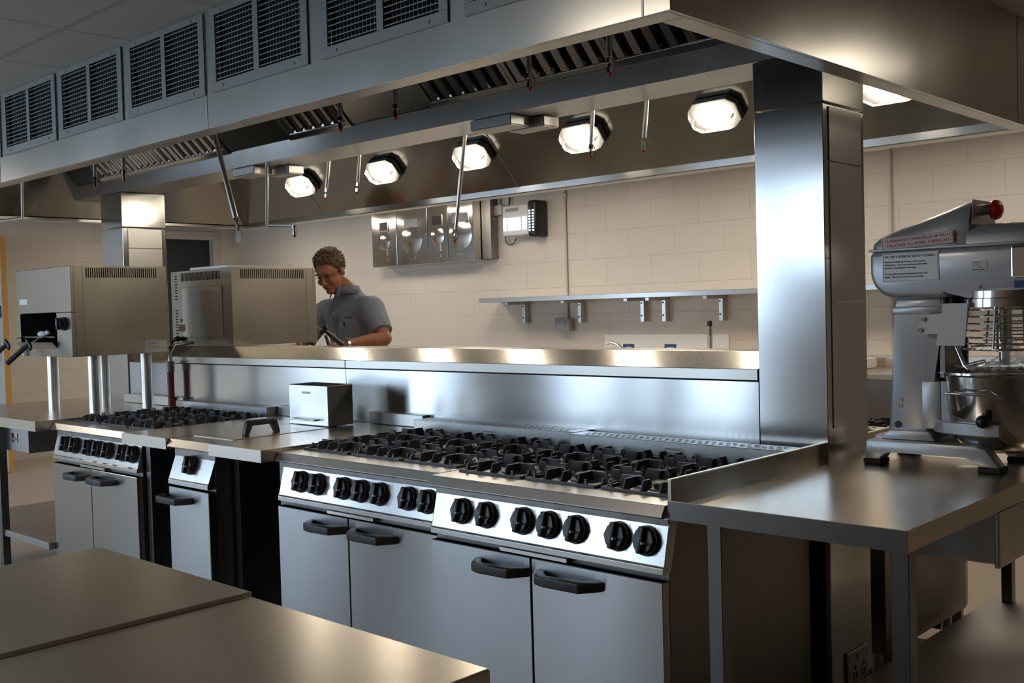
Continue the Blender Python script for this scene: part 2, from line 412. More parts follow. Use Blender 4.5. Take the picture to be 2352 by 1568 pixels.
for a, b in GAPS:                                # ledge the filters sit on
    p = plane_pt(0); m.prism([(p[0]+.002, p[1]-.004), (p[0]-.022, p[1]+.016), (p[0]-.022, p[1]+.012), (p[0]-.002, p[1]-.01)], 'x', a, b)
m.obj('filter_ledge', 'steel_hood', cano)

# baffle filters
def make_filter():
    L, w_ = .225, .485
    t = thing('baffle_filter', '', 'filter', (0, 0, 0), 'baffle grease filters in the hood')
    rot = Matrix(((1, 0, 0), (0, -.7071, -.7071), (0, .7071, -.7071)))   # local x, along slope up, normal to the viewer
    f = MB()
    def lb(mm, x0, x1, s0, s1, n0, n1, bev=0):
        c = rot @ Vector(((x0+x1)/2, (s0+s1)/2, (n0+n1)/2)); mm.obox(c, (x1-x0, s1-s0, n1-n0), rot, bev)
    lb(f, 0, .018, 0, L, -.012, .008); lb(f, w_-.018, w_, 0, L, -.012, .008); lb(f, .018, w_-.018, 0, .022, -.012, .008)
    f.obj('frame', 'polished', t)
    b = MB(); n = 6; pitch = (w_-.036)/n
    for i in range(n):
        x = .018+i*pitch
        for dx, nn in ((0, .004), (pitch*.58, .004)):
            pass
        # a rounded channel baffle, open slot on its right
        pts = [(x+.004, -.010), (x+.010, .004), (x+pitch*.58, .006), (x+pitch*.64, -.010), (x+pitch*.60, -.012), (x+pitch*.54, .002), (x+.014, .001), (x+.008, -.012)]
        v0 = [b.bm.verts.new(rot @ Vector((p[0], .022, p[1]))) for p in pts]; v1 = [b.bm.verts.new(rot @ Vector((p[0], L, p[1]))) for p in pts]
        b.bm.faces.new(v0); b.bm.faces.new(v1[::-1])
        for k in range(8): b.bm.faces.new((v0[k], v1[k], v1[(k+1) % 8], v0[(k+1) % 8]))
    b.obj('baffles', 'polished', t)
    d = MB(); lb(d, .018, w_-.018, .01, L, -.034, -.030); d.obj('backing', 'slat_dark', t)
    return t
fp = make_filter(); fpos = []
names = ['leftmost of the three filters in the far left bank', 'middle of the three filters in the far left bank', 'rightmost of the three filters in the far left bank',
         'single filter in the centre of the hood', 'leftmost of the three filters in the right bank', 'middle of the three filters in the right bank', 'rightmost of the three filters in the right bank']
xs = [-6.34, -5.852, -5.364, -4.33, -3.30, -2.812, -2.324]
for i, (x, nme) in enumerate(zip(xs, names)):
    y, z = plane_pt(0)
    o = fp if i == 0 else dup(fp, (0, 0, 0))
    o.location = (x, y, z); o['label'] = 'polished steel baffle ' + nme.replace('of the three filters', 'of three', 1)

# supply air grilles
def make_grille(w_=.555, h=.28):
    t = thing('air_grille', '', 'grille', (0, 0, 0), 'air grilles along the hood front')
    f = MB(); b = .034
    f.box(0, w_, -.006, -.001, 0, b, .001, 1); f.box(0, w_, -.006, -.001, h-b+.012, h, .001, 1)
    f.box(0, b, -.006, -.001, b, h-b+.012); f.box(w_-b, w_, -.006, -.001, b, h-b+.012)
    f.box(w_/2-.014, w_/2+.014, -.006, -.001, b, h-b+.012)
    f.obj('frame', 'grille', t)
    bl = MB(); H0, H1 = b, h-b+.012
    for sx0, sx1 in ((b, w_/2-.014), (w_/2+.014, w_-b)):
        n = 13
        for i in range(n):
            z = H0+(i+.5)*(H1-H0)/n
            bl.prism([(-.003, z-.002), (-.003, z+.001), (.014, z+.006), (.014, z+.003)], 'x', sx0, sx1)
    bl.obj('horizontal_blades', 'grille_blade', t)
    v = MB()
    for sx0, sx1 in ((b, w_/2-.014), (w_/2+.014, w_-b)):
        n = 13
        for i in range(1, n):
            x = sx0+i*(sx1-sx0)/n; v.box(x-.0012, x+.0012, .016, .034, H0, H1)
    v.obj('vertical_blades', 'grille_blade', t)
    d = MB(); d.box(b-.002, w_-b+.002, .055, .06, H0-.002, H1+.002)
    d.box(b-.004, b-.001, .013, .055, H0, H1); d.box(w_-b+.001, w_-b+.004, .013, .055, H0, H1); d.box(b, w_-b, .013, .055, H1, H1+.003); d.box(b, w_-b, .013, .055, H0-.003, H0)
    d.obj('duct_box', 'void', t)
    for sx in (.075, w_-.075):
        for sz in (.016, h-.013):
            MB().cyl((sx, -.0085, sz), (sx, -.006, sz), .0055, 12).obj('screw', 'chrome', t, smooth=40)
    return t
gp = make_grille()
gl = ['out of frame at the far end', 'just out of frame left', 'cut off by the left edge of the picture', 'first complete grille from the left edge', 'second complete grille from the left edge',
      'beside the first fascia seam, third from the left', 'right of the fascia seam, fourth from the left', 'fifth from the left with a lamp glint', 'rightmost, mostly cut off by the top edge']
k = 0
for i, (a, b) in enumerate(GR):
    if i < 2: continue
    o = gp if k == 0 else dup(gp, (0, 0, 0)); k += 1
    o.location = (a, CY0, GZ0); o['label'] = 'grey hood air grille, ' + gl[i].replace('first complete grille', 'first complete').replace('second complete grille', 'second complete')

# bulkhead lamps on the rear slope
def make_lamp():
    t = thing('bulkhead_lamp', '', 'lamp', (0, 0, 0), 'lit bulkhead lamps under the hood')
    rot = Matrix(((1, 0, 0), (0, -.673, -.740), (0, .740, -.673)))    # x, up-slope, outward normal
    def outline(w_, h, c):
        return [(-w_+c, -h), (w_-c, -h), (w_, -h+c*.8), (w_, h-c*.8), (w_-c, h), (-w_+c, h), (-w_, h-c*.8), (-w_, -h+c*.8)]
    def slab(mm, o0, n0, o1, n1):
        v0 = [mm.bm.verts.new(rot @ Vector((p[0], p[1], n0))) for p in o0]; v1 = [mm.bm.verts.new(rot @ Vector((p[0], p[1], n1))) for p in o1]
        mm.bm.faces.new(v0); mm.bm.faces.new(v1[::-1])
        for k in range(8): mm.bm.faces.new((v0[k], v1[k], v1[(k+1) % 8], v0[(k+1) % 8]))
    b = MB(); slab(b, outline(.126, .076, .04), .002, outline(.126, .076, .04), .036); b.obj('housing', 'black_satin', t)
    e = MB(); slab(e, outline(.080, .046, .025), .040, outline(.072, .038, .025), .062); e.obj('lamp_tube', 'tube', t)
    g_ = MB(); slab(g_, outline(.122, .073, .04), .0375, outline(.108, .060, .036), .076); o = g_.obj('glass_cover', 'glass', t, smooth=20)
    s = MB()
    for sx in (-.106, .106):
        c = rot @ Vector((sx, 0, .05)); c2 = rot @ Vector((sx, 0, .077)); s.cyl(c, c2, .005, 8)
    s.obj('cover_screws', 'pipe', t)
    return t
lp = make_lamp()
ll = ['leftmost', 'second from the left', 'third from the left, behind a long pipe', 'fourth from the left', 'just left of the near steel column', 'right of the near steel column']
for i, (x, nme) in enumerate(zip([-5.79, -4.95, -4.175, -3.385, -2.605, -1.79], ll)):
    y = 4.17; z = 2.075 + (4.36-y)*(.363/.33) - .004
    o = lp if i == 0 else dup(lp, (0, 0, 0)); o.location = (x, y-.002, z); o['label'] = 'glowing rounded bulkhead lamp on the hood lining, ' + nme

# fire suppression drops
def nozzle_parts(t, p, d):
    """fitting, red cap and tether at point p, pointing along d (unit)"""
    p = Vector(p); d = Vector(d).normalized()
    MB().cyl(p, p+d*.018, .010, 6).cyl(p+d*.018, p+d*.030, .007, 10).cyl(p+d*.030, p+d*.048, .009, 6).obj('nozzle', 'chrome', t, smooth=30)
    MB().cyl(p+d*.048, p+d*.060, .0085, 12, .006).obj('red_cap', 'redcap', t, smooth=40)
    pts = [p+d*.004+Vector((.010, 0, 0))] + [p+d*(.004+.05*s)+Vector((.010+.014*math.sin(PI*s), 0, 0)) for s in (.2, .4, .6, .8, 1)]
    MB().tube(pts, .0014, 6).obj('cap_tether', 'redcap', t, smooth=60)
def drop(label, pts, r=.0095, name='nozzle_pipe', dirn=None):
    t = thing(name, label, 'pipe', pts[0], 'fire suppression drop pipes under the hood')
    MB().tube(pts, r, 12).obj('pipe', 'pipe', t, smooth=50)
    nozzle_parts(t, pts[-1], dirn or (Vector(pts[-1])-Vector(pts[-2])))
sl = ['leftmost', 'second from the left, before the left filters', 'at the right end of the single centre filter', 'on the plain panel before the right filters', 'in the middle of the right filter bank', 'rightmost, before the near hood corner']
for x, z, nme in zip([-5.49, -5.165, -3.355, -3.02, -2.34, -2.005], [2.156, 2.153, 2.169, 2.167, 2.166, 2.156], sl):
    drop('short chrome nozzle pipe with red cap, ' + nme, [(x, 2.6, 2.44), (x, 2.6, z+.015)])
long_ = [((-4.362, 2.6, 2.44), (-4.136, 2.6, 1.845), 'long slanting chrome drop pipe right of the left filter bank'),
         ((-3.53, 3.5, 2.438), (-3.652, 3.5, 1.79), 'very long drop pipe crossing the third lamp and the dispensers'),
         ((-4.59, 3.5, 2.438), (-4.658, 3.5, 2.085), 'drop pipe between the leftmost lamp and the second lamp, further left'),
         ((-4.33, 3.5, 2.438), (-4.386, 3.5, 2.09), 'drop pipe at the left edge of the second lamp'),
         ((-2.775, 3.5, 2.438), (-2.809, 3.5, 2.09), 'drop pipe in front of the fourth lamp from the left'),
         ((-2.49, 3.5, 2.438), (-2.533, 3.5, 2.082), 'drop pipe between the fourth and fifth lamps')]
for a, b, nme in long_: drop(nme, [a, b], .012 if a[1] < 3 else .0095)
drop('cranked drop pipe with a sideways elbow left of the person', [(-4.62, 3.1, SPZ+.001), (-4.64, 3.1, 1.872), (-4.63, 3.1, 1.866), (-4.40, 3.1, 1.852)], .008, dirn=(0, 0, -1))
drop('cranked drop pipe with an elbow at the far left of the hood', [(-6.44, 2.6, 2.44), (-6.457, 2.6, 2.035), (-6.47, 2.6, 2.029), (-7.3, 2.6, 2.045)], .008, dirn=(0, 0, -1))
def wedge_box(x0, x1, y0, y1, label):
    t = thing('detector_box', label, 'box', ((x0+x1)/2, (y0+y1)/2, SPZ), 'steel boxes under the hood spine')
    MB().box(x0, x1, y0, y1, SPZ-.042, SPZ-.002, .003, 1).obj('body', 'steel', t)
    MB().box(x0+.004, x1-.004, y0+.004, y1-.004, SPZ-.045, SPZ-.0425).obj('cover', 'steel_dull', t)
wedge_box(-3.09, -2.86, 3.06, 3.17, 'flat steel box under the hood spine, left one of the right pair')
wedge_box(-3.0, -2.80, 3.19, 3.285, 'flat steel box under the hood spine, right one of the right pair')
wedge_box(-4.88, -4.68, 3.06, 3.17, 'flat steel box under the hood spine, left one of the left pair')
wedge_box(-4.74, -4.56, 3.19, 3.285, 'flat steel box under the hood spine, right one of the left pair')

# ================================================================== columns and gantry
def column(x0, x1, y0, y1, label, seam):
    t = thing('service_column', label, 'column', ((x0+x1)/2, (y0+y1)/2, 0), 'steel columns on the island')
    MB().box(x0, x1, y0, y1, 0, seam-.003, .002, 1).obj('shaft', 'steel_v', t)
    MB().box(x0-.001, x1+.001, y0-.001, y1+.001, seam+.003, SPZ-.002, .002, 1).obj('top_sleeve', 'steel_v', t)
    s = MB(); s.box(x1+.001, x1+.004, y0+.035, y1-.03, 1.84, seam-.01); s.box(x1+.0005, x1+.003, y0+.035, y1-.03, 1.00, 1.835)
    s.obj('access_panel', 'steel', t)
    MB().box(x1+.003, x1+.006, y0+.04, y1-.03, 1.395, 1.400).obj('panel_edge', 'chrome', t)
    return t
c1 = column(-1.77, -1.53, 3.05, 3.335, 'wide brushed steel column in the foreground, between the ranges and the mixer', 2.018)
c2 = column(-6.38, -6.11, 3.05, 3.335, 'distant brushed steel column behind the salamander on poles', 1.965)

gan = thing('gantry_wall', 'long brushed steel spine wall and shelf running behind the ranges', 'wall unit', (-3.8, 3.2, 0))
MB().box(-5.55, -3.957, 3.05, 3.33, 0, 1.142).obj('front_panel', 'steel_h', gan)
MB().box(-3.953, -1.772, 3.05, 3.33, 0, 1.142).obj('front_panel', 'steel_h', gan)
MB().box(-6.108, -5.552, 3.06, 3.33, 0, 1.142).obj('end_panel', 'steel_dull', gan)
cap = [(3.046, 1.147), (3.046, 1.184), (3.19, 1.236), (3.36, 1.236), (3.36, 1.147)]
MB().prism(cap, 'x', -5.56, -3.957, .0015, 1).obj('cap_shelf', 'cap', gan)
MB().prism(cap, 'x', -3.953, -1.772, .0015, 1).obj('cap_shelf', 'cap', gan)
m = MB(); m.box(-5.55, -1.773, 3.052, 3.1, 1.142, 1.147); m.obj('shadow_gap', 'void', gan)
# upstands where worktops meet the wall
def upstand(x0, x1, label): 
    o = MB().box(x0, x1, 3.015, 3.045, .902, .955, .002, 1).obj('worktop_upstand', 'steel', None); tag(o, label, 'upstand', 'worktop upstands')
upstand(-3.75, -3.385, 'short steel upstand between the flue box and the left riser of the near ranges')
upstand(-4.47, -4.09, 'short steel upstand left of the flue box')
upstand(-6.1, -5.40, 'steel upstand behind the salamander poles')

# ================================================================== ranges
RW = .895
def make_knob(loc, parent, tilt=-.283):
    x, y, z = loc
    n = Vector((0, -math.cos(tilt), -math.sin(tilt)))   # outward
    n = Vector((0, -.971, .239)); up = Vector((0, .239, .971)); rt = Vector((1, 0, 0))
    rot = Matrix((rt, up, n)).transposed()
    k_ = MB()
    c0 = Vector(loc)
    k_.cyl(c0, c0+n*.012, .041, 24, .039)
    k_.cyl(c0+n*.012, c0+n*.024, .037, 8, .033)
    k_.obox(c0+n*.028, (.018, .072, .020), rot, .005)
    ko = k_.obj('knob', 'black', parent, world=False, smooth=35)
    d = MB(); d.obox(c0+n*.0355+up*(-.008)+rt*.012, (.004, .006, .015), rot); d.obj('pointer', 'white_mark', ko, world=False)
    return ko
def bar_handle(x0, x1, y, z, parent):
    """black moulded pull: long bar standing off on two wedge feet"""
    h = MB(); L = x1-x0; d = .062
    xs_ = [0, .10, .26, .74, .90, 1]; ds = [.0, .80, 1, 1, .80, .0]
    # plan outline swept in z
    out = [(x0+L*a, y-d*b) for a, b in zip([0, .17, .30, .83, 1], [.0, .92, 1, 1, 0])]
    inn = [(x0+L*a, y-d*b) for a, b in zip([.88, .74, .32, .25, .14], [0, .72, .76, .66, 0])]
    pts = out+inn
    h.prism(pts, 'z', z-.014, z+.014, .005, 2)
    return h.obj('handle', 'black_satin', parent, world=False, smooth=40)
def make_grate():
    g_ = MB(); a, b = .133, .136
    for s in (-1, 1):                                        # base frame, 8 mm bar
        g_.box(-a, a, s*b-.004, s*b+.004, 0, .010); g_.box(s*a-.004, s*a+.004, -b, b, 0, .010)
    def blade(x0, y0, dx, dy, L, w_=.0028):
        # trapezoid plate rising outside, flat top, falling inwards
        if dx: pts = [(x0, 0), (x0+dx*.016, .036), (x0+dx*L*.90, .036), (x0+dx*L, .026), (x0+dx*L, .012), (x0+dx*.03, .004)]
        else: pts = [(y0, 0), (y0+dy*.016, .036), (y0+dy*L*.90, .036), (y0+dy*L, .026), (y0+dy*L, .012), (y0+dy*.03, .004)]
        if dx: g_.prism(pts, 'y', y0-w_, y0+w_)
        else: g_.prism(pts, 'x', x0-w_, x0+w_)
    for s in (-1, 1):
        for o in (-.062, .062):
            blade(s*a, o*1.0, -s, 0, .096); blade(o, s*b, 0, -s, .098)
        blade(s*a, 0, -s, 0, .045); blade(0, s*b, 0, -s, .052)
    # corner fins
    for sx in (-1, 1):
        for sy_ in (-1, 1):
            x_, y_ = sx*(a-.034), sy_*b
            g_.prism([(x_-.008, 0), (x_-.003, .024), (x_+.003, .024), (x_+.008, 0)], 'y', y_-.003, y_+.003)
            x_, y_ = sx*a, sy_*(b-.038)
            g_.prism([(y_-.008, 0), (y_-.003, .024), (y_+.003, .024), (y_+.008, 0)], 'x', x_-.003, x_+.003)
    return g_
def lipprof(): return [(.018, .886), (.0, .858), (.003, .853), (.038, .850), (.10, .850), (.10, .886)]
def make_range():
    t = thing('cooking_range', '', 'range', (0, 0, 0), 'six burner steel ranges')
    w = RW
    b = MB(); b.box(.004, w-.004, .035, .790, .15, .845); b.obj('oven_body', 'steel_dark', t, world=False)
    for lx in (.06, w-.06):
        for ly in (.09, .74): MB().cyl((lx, ly, 0), (lx, ly, .15), .022, 14).obj('leg', 'pipe', t, world=False, smooth=40)
    MB().box(.01, w-.01, .045, .07, .05, .149).obj('plinth', 'steel_dull', t, world=False)
    h = MB(); h.prism(lipprof(), 'x', 0, w, .001, 1); h.box(0, w, .10, .700, .872, .880)
    h.box(0, .022, .10, .700, .850, .886); h.box(w-.022, w, .10, .700, .850, .886); h.box(.022, w-.022, .10, .114, .872, .886)
    h.obj('hob_top', 'steel', t, world=False)
    p = MB(); p.prism([(.040, .849), (.010, .727), (.005, .722), (.005, .706), (.04, .706), (.08, .849)], 'x', .006, w-.002, .001, 1)
    po = p.obj('control_panel', 'panel', t, world=False)
    for kx in (.135, .240, .390, .489, .590, .737, .832):
        f = .52; make_knob((kx, .040-.030*f-.001, .849-.122*f), t)
    for i in range(7):
        kx = (.135, .240, .390, .489, .590, .737, .832)[i]
        q = MB(); q.cyl((kx+.004, .0385, .840), (kx+.004, .0365, .8405), .004, 10); q.obj('dial_mark', 'white_mark', po, world=False)
    for x0, x1, hx0, hx1 in ((.006, .428, .205, .432), (.434, w-.004, .452, .700)):
        d = MB().box(x0, x1, .004, .034, .155, .686, .002, 1).obj('door', 'steel_door', t, world=False)
        bar_handle(hx0, hx1, .003, .645, d)
    MB().box(.30, .56, .012, .05, .689, .700).obj('door_latch', 'chrome', t, world=False)
    # pan supports and burners
    gm = None
    for i in range(3):
        for j in range(2):
            gx, gy = .022+.1355+i*.2905, .118+.140+j*.283
            if gm is None: go = make_grate().obj('pan_support', 'iron', t, world=False); gm = go.data
            else: go = bpy.data.objects.new('pan_support', gm); COL.objects.link(go); go.parent = t
            go.location = (gx, gy, .884)
            bo = MB().lathe([(0, .9), (.038, .9), (.042, .896), (.042, .886), (.058, .884), (.058, .880), (0, .880)], (gx, gy, 0), 28).obj('burner', 'burner', t, world=False, smooth=35)
    # flue riser
    r = MB(); y0, y1, zt = .700, .795, .945
    r.box(0, w, y0, y0+.003, .86, zt); r.box(0, w, y1-.003, y1, .86, zt); r.box(0, .003, y0, y1, .86, zt); r.box(w-.003, w, y0, y1, .86, zt)
    ro = r.obj('flue_riser', 'steel', t, world=False)
    gtop = MB(); z0, z1 = zt-.003, zt
    gtop.box(0, .05, y0, y1, z0, z1); gtop.box(w-.05, w, y0, y1, z0, z1); gtop.box(.05, w-.05, y0, y0+.012, z0, z1); gtop.box(.05, w-.05, y1-.010, y1, z0, z1)
    yy = y0+.012; rh = .0165
    for rr_ in range(3):
        ya = yy+rr_*.0235; gtop.box(.05, w-.05, ya+rh, ya+.0240, z0, z1)
        n = 30
        for q in range(n+1):
            xx = .05+(w-.10)*(q+(.5 if rr_ % 2 else 0))/n
            if xx < w-.055: gtop.box(xx, xx+.006, ya, ya+rh, z0, z1)
    gtop.obj('vent_grid', 'steel', t, world=False)
    MB().box(.004, w-.004, y0+.004, y1-.004, .90, .905).obj('flue_inside', 'void', t, world=False)
    np_ = MB().box(w*.50-.035, w*.50+.035, y0-.0015, y0, .912, .928).obj('name_plate', 'label', ro, world=False)
    MB().box(w*.50-.031, w*.50+.031, y0-.002, y0-.0015, .9155, .9245).obj('plate_strip', 'box_grey', ro, world=False)
    return t
R2 = make_range(); R2.location = (-2.465, 2.205, 0); R2['label'] = 'nearest six burner range, beside the right worktop'
R1 = dup(R2, (-3.370, 2.250, 0), label='middle six burner range, left of the nearest range and set slightly back')
R3 = dup(R2, (-5.385, 2.262, 0), label='far left six burner range standing below the salamander poles')
R4 = dup(R2, (-1.568, 4.33, 0), rz=PI, label='rear range of the island, its dark side panel seen under the right worktop')

# fryer between the infill tables
def make_fryer():
    t = thing('lidded_fryer', 'narrow steel fryer with one black knob, a lid handle and a tall flue box', 'fryer', (-4.08, 2.195, 0))
    w = .325
    MB().box(.004, w-.004, .035, .84, .12, .86).obj('body', 'steel_dark', t, world=False)
    for lx in (.05, w-.05):
        for ly in (.09, .76): MB().cyl((lx, ly, 0), (lx, ly, .12), .02, 12).obj('leg', 'pipe', t, world=False, smooth=40)
    h = MB(); h.prism([(.018, .899), (0, .868), (.003, .864), (.046, .862), (.10, .862), (.10, .899)], 'x', 0, w, .001, 1); h.box(0, w, .10, .84, .862, .899)
    h.obj('top', 'steel_worktop', t, world=False)
    l = MB().box(.012, w-.006, .12, .60, .899, .902, .001, 1).obj('lid', 'steel_worktop', t, world=False)
    hb = MB()
    xh = .235
    hb.prism([(.22, .902), (.235, .955), (.25, .965), (.37, .965), (.385, .955), (.40, .902), (.375, .902), (.362, .945), (.258, .945), (.245, .902)], 'x', xh-.013, xh+.013, .004, 2)
    hb.obj('lid_handle', 'black_satin', l, world=False, smooth=40)
    p = MB(); p.prism([(.048, .861), (.002, .735), (-.003, .730), (-.003, .712), (.04, .712), (.08, .861)], 'x', .006, w-.006, .001, 1)
    p.obj('control_panel', 'panel', t, world=False)
    k_ = make_knob((.155, .023, .797), t)
    d = MB().box(.006, w-.006, .0, .034, .135, .700, .002, 1).obj('door', 'steel_door', t, world=False)
    bar_handle(-.045, .20, -.001, .655, d)
    # flue box
    f = MB().box(.005, .30, .615, .755, .903, 1.085, .003, 1).obj('flue_box', 'steel_h', t, world=False)
    s = MB()
    for i in range(14):
        for j in range(4): s.box(.03+i*.018, .042+i*.018, .637+j*.026, .653+j*.026, 1.085, 1.0862)
    s.obj('vent_slots', 'void', f, world=False)
    MB().box(.11, .17, .6135, .615, 1.045, 1.055).obj('name_plate', 'label', f, world=False)
    MB().tube([(.045, .614, .930), (.045, .590, .930), (.23, .590, .930), (.23, .614, .930)], .0035, 8).obj('wire_handle', 'chrome', f, world=False, smooth=50)
    return t
make_fryer()

def infill(x0, x1, label, yf=2.195):
    t = thing('infill_table', label, 'table', ((x0+x1)/2, 2.6, 0), 'infill tables between the appliances')
    m = MB(); m.box(x0, x1, yf, 3.045, .897, .900); m.box(x0, x1, yf, yf+.003, .853, .897); m.box(x0, x0+.003, yf+.003, 3.045, .853, .897); m.box(x1-.003, x1, yf+.003, 3.045, .853, .897)
    m.obj('worktop', 'steel_worktop', t)
    for lx in (x0+.004, x1-.042):
        for ly in (yf+.11, 2.95): MB().box(lx, lx+.038, ly, ly+.038, 0, .853).obj('leg', 'shaded_steel', t)
    MB().box(x0+.01, x1-.01, 3.0, 3.01, 0.02, .85).obj('shade_sheet', 'void', t)  # black sheet standing in for the shade under the table
infill(-4.478, -4.088, 'narrow steel infill table with a dark void, between far range and fryer')
infill(-3.748, -3.378, 'steel infill table with a dark void, between fryer and middle range')

# ================================================================== worktops and tables
lt = thing('left_worktop', 'steel table at the far left carrying the salamander on poles', 'table', (-5.95, 2.6, 0))
m = MB(); m.box(-6.75, -5.392, 2.19, 3.045, .897, .900); m.box(-6.75, -5.392, 2.19, 2.193, .848, .897); m.box(-5.395, -5.392, 2.193, 3.045, .848, .897)
m.obj('worktop', 'steel_worktop', lt)
for lx in (-6.7, -6.02, -5.44):
    for ly in (2.23, 2.96):
        if lx == -5.44: continue
        MB().box(lx, lx+.04, ly, ly+.04, 0, .848).obj('leg', 'shaded_steel', lt)
MB().box(-6.68, -5.41, 2.24, 2.98, .235, .27, .002, 1).obj('undershelf', 'steel_dull', lt)
dr = MB().box(-6.0, -5.70, 2.275, 2.75, .705, .845, .002, 1).obj('drawer', 'steel_dull', lt)
MB().box(-5.91, -5.835, 2.271, 2.275, .755, .805).obj('recessed_pull', 'chrome', dr)
MB().box(-5.895, -5.85, 2.268, 2.271, .765, .780, .001, 1).obj('pull_lip', 'steel_dark', dr)

rt = thing('right_worktop', 'steel worktop in the right foreground with left upstand, carrying the mixer', 'table', (-1.25, 3.3, 0))
X0, X1, Y0, Y1 = -1.563, -.937, 2.225, 4.46
MB().box(X0, X1, Y0-.0005, Y0+.003, .850, .8985).obj('front_apron', 'shaded_steel', rt)  # darker steel paints in the dim reflection on this edge
m = MB(); m.box(X0+.012, X1, Y0, Y1, .897, .900); m.box(X1-.003, X1, Y0+.003, Y1, .850, .897); m.box(X0, X1, Y1-.003, Y1, .850, .897)
m.box(X0, X0+.014, Y0, Y1, .850, .956, .003, 2)
m.obj('worktop', 'steel_worktop', rt)
for lx, ly in ((-1.471, 2.262), (-.992, 2.262), (-1.471, 4.40), (-.992, 4.40)):
    MB().box(lx, lx+.042, ly, ly+.042, 0.0, .850, .002, 1).obj('leg', 'shaded_steel', rt)
MB().box(-1.52, -.96, 2.30, 4.44, .135, .165, .003, 1).obj('undershelf', 'steel_dull', rt)
dr = MB().box(-1.30, -.952, 2.82, 3.26, .705, .845, .004, 2).obj('drawer', 'steel_dull', rt)
MB().box(-.952, -.938, 2.80, 3.28, .700, .846, .004, 2).obj('drawer_front', 'steel', dr)
ym = MB().tube([(-1.60, 3.028, .845), (-1.585, 3.026, .80), (-1.578, 3.022, .74), (-1.60, 3.03, .68), (-1.64, 3.03, .60)], .014, 12)
# yellow gas hose hanging in the gap behind the nearest range
y1 = ym.obj('gas_hose', 'yellow', None, smooth=60); tag(y1, 'yellow gas hose hanging in the gap beside the near column', 'hose')
sk = thing('double_socket', 'steel double socket low on the near column under the right worktop', 'socket', (-1.529, 3.2, .2))
MB().box(-1.5285, -1.520, 3.14, 3.285, .125, .27, .003, 1).obj('plate', 'steel_dull', sk)
s = MB()
for yy in (3.175, 3.235):
    s.box(-1.5195, -1.5185, yy, yy+.006, .175, .20); s.box(-1.5195, -1.5185, yy+.02, yy+.026, .175, .20); s.box(-1.5195, -1.5185, yy+.008, yy+.018, .21, .222)
s.obj('pin_holes', 'ink', sk)
MB().box(-1.5195, -1.516, 3.205, 3.22, .235, .255).obj('switch', 'white_plastic', sk)

def fg_table(x0, x1, yb, z, label):
    t = thing('prep_table', label, 'table', ((x0+x1)/2, .5, 0), 'foreground prep tables')
    m = MB(); m.box(x0, x1, -.25, yb, z-.04, z, .003, 2); m.obj('worktop', 'steel_worktop', t)
    for lx in (x0+.02, x1-.06):
        for ly in (-.22, yb-.07): MB().box(lx, lx+.04, ly, ly+.04, 0, z-.04).obj('leg', 'shaded_steel', t)
    MB().box(x0+.03, x1-.03, -.2, yb-.04, .2, .23).obj('undershelf', 'steel_dull', t)
fg_table(-2.262, -1.660, 1.050, .902, 'steel prep table at the lower left corner, further of the two')
fg_table(-1.652, -1.043, 1.043, .896, 'steel prep table at the bottom edge, nearer of the two')

# rear worktop beyond the gantry
rw = thing('rear_worktop', 'steel worktop behind the gantry where the person works', 'table', (-4.4, 3.8, 0))
MB().box(-6.0, -2.50, 3.37, 4.22, .86, .90, .002, 1).obj('worktop', 'steel_worktop', rw)
for lx in (-5.95, -4.3, -2.56):
    for ly in (3.42, 4.14): MB().box(lx, lx+.04, ly, ly+.04, 0, .86).obj('leg', 'steel_dull', rw)
#@@ISLAND_END

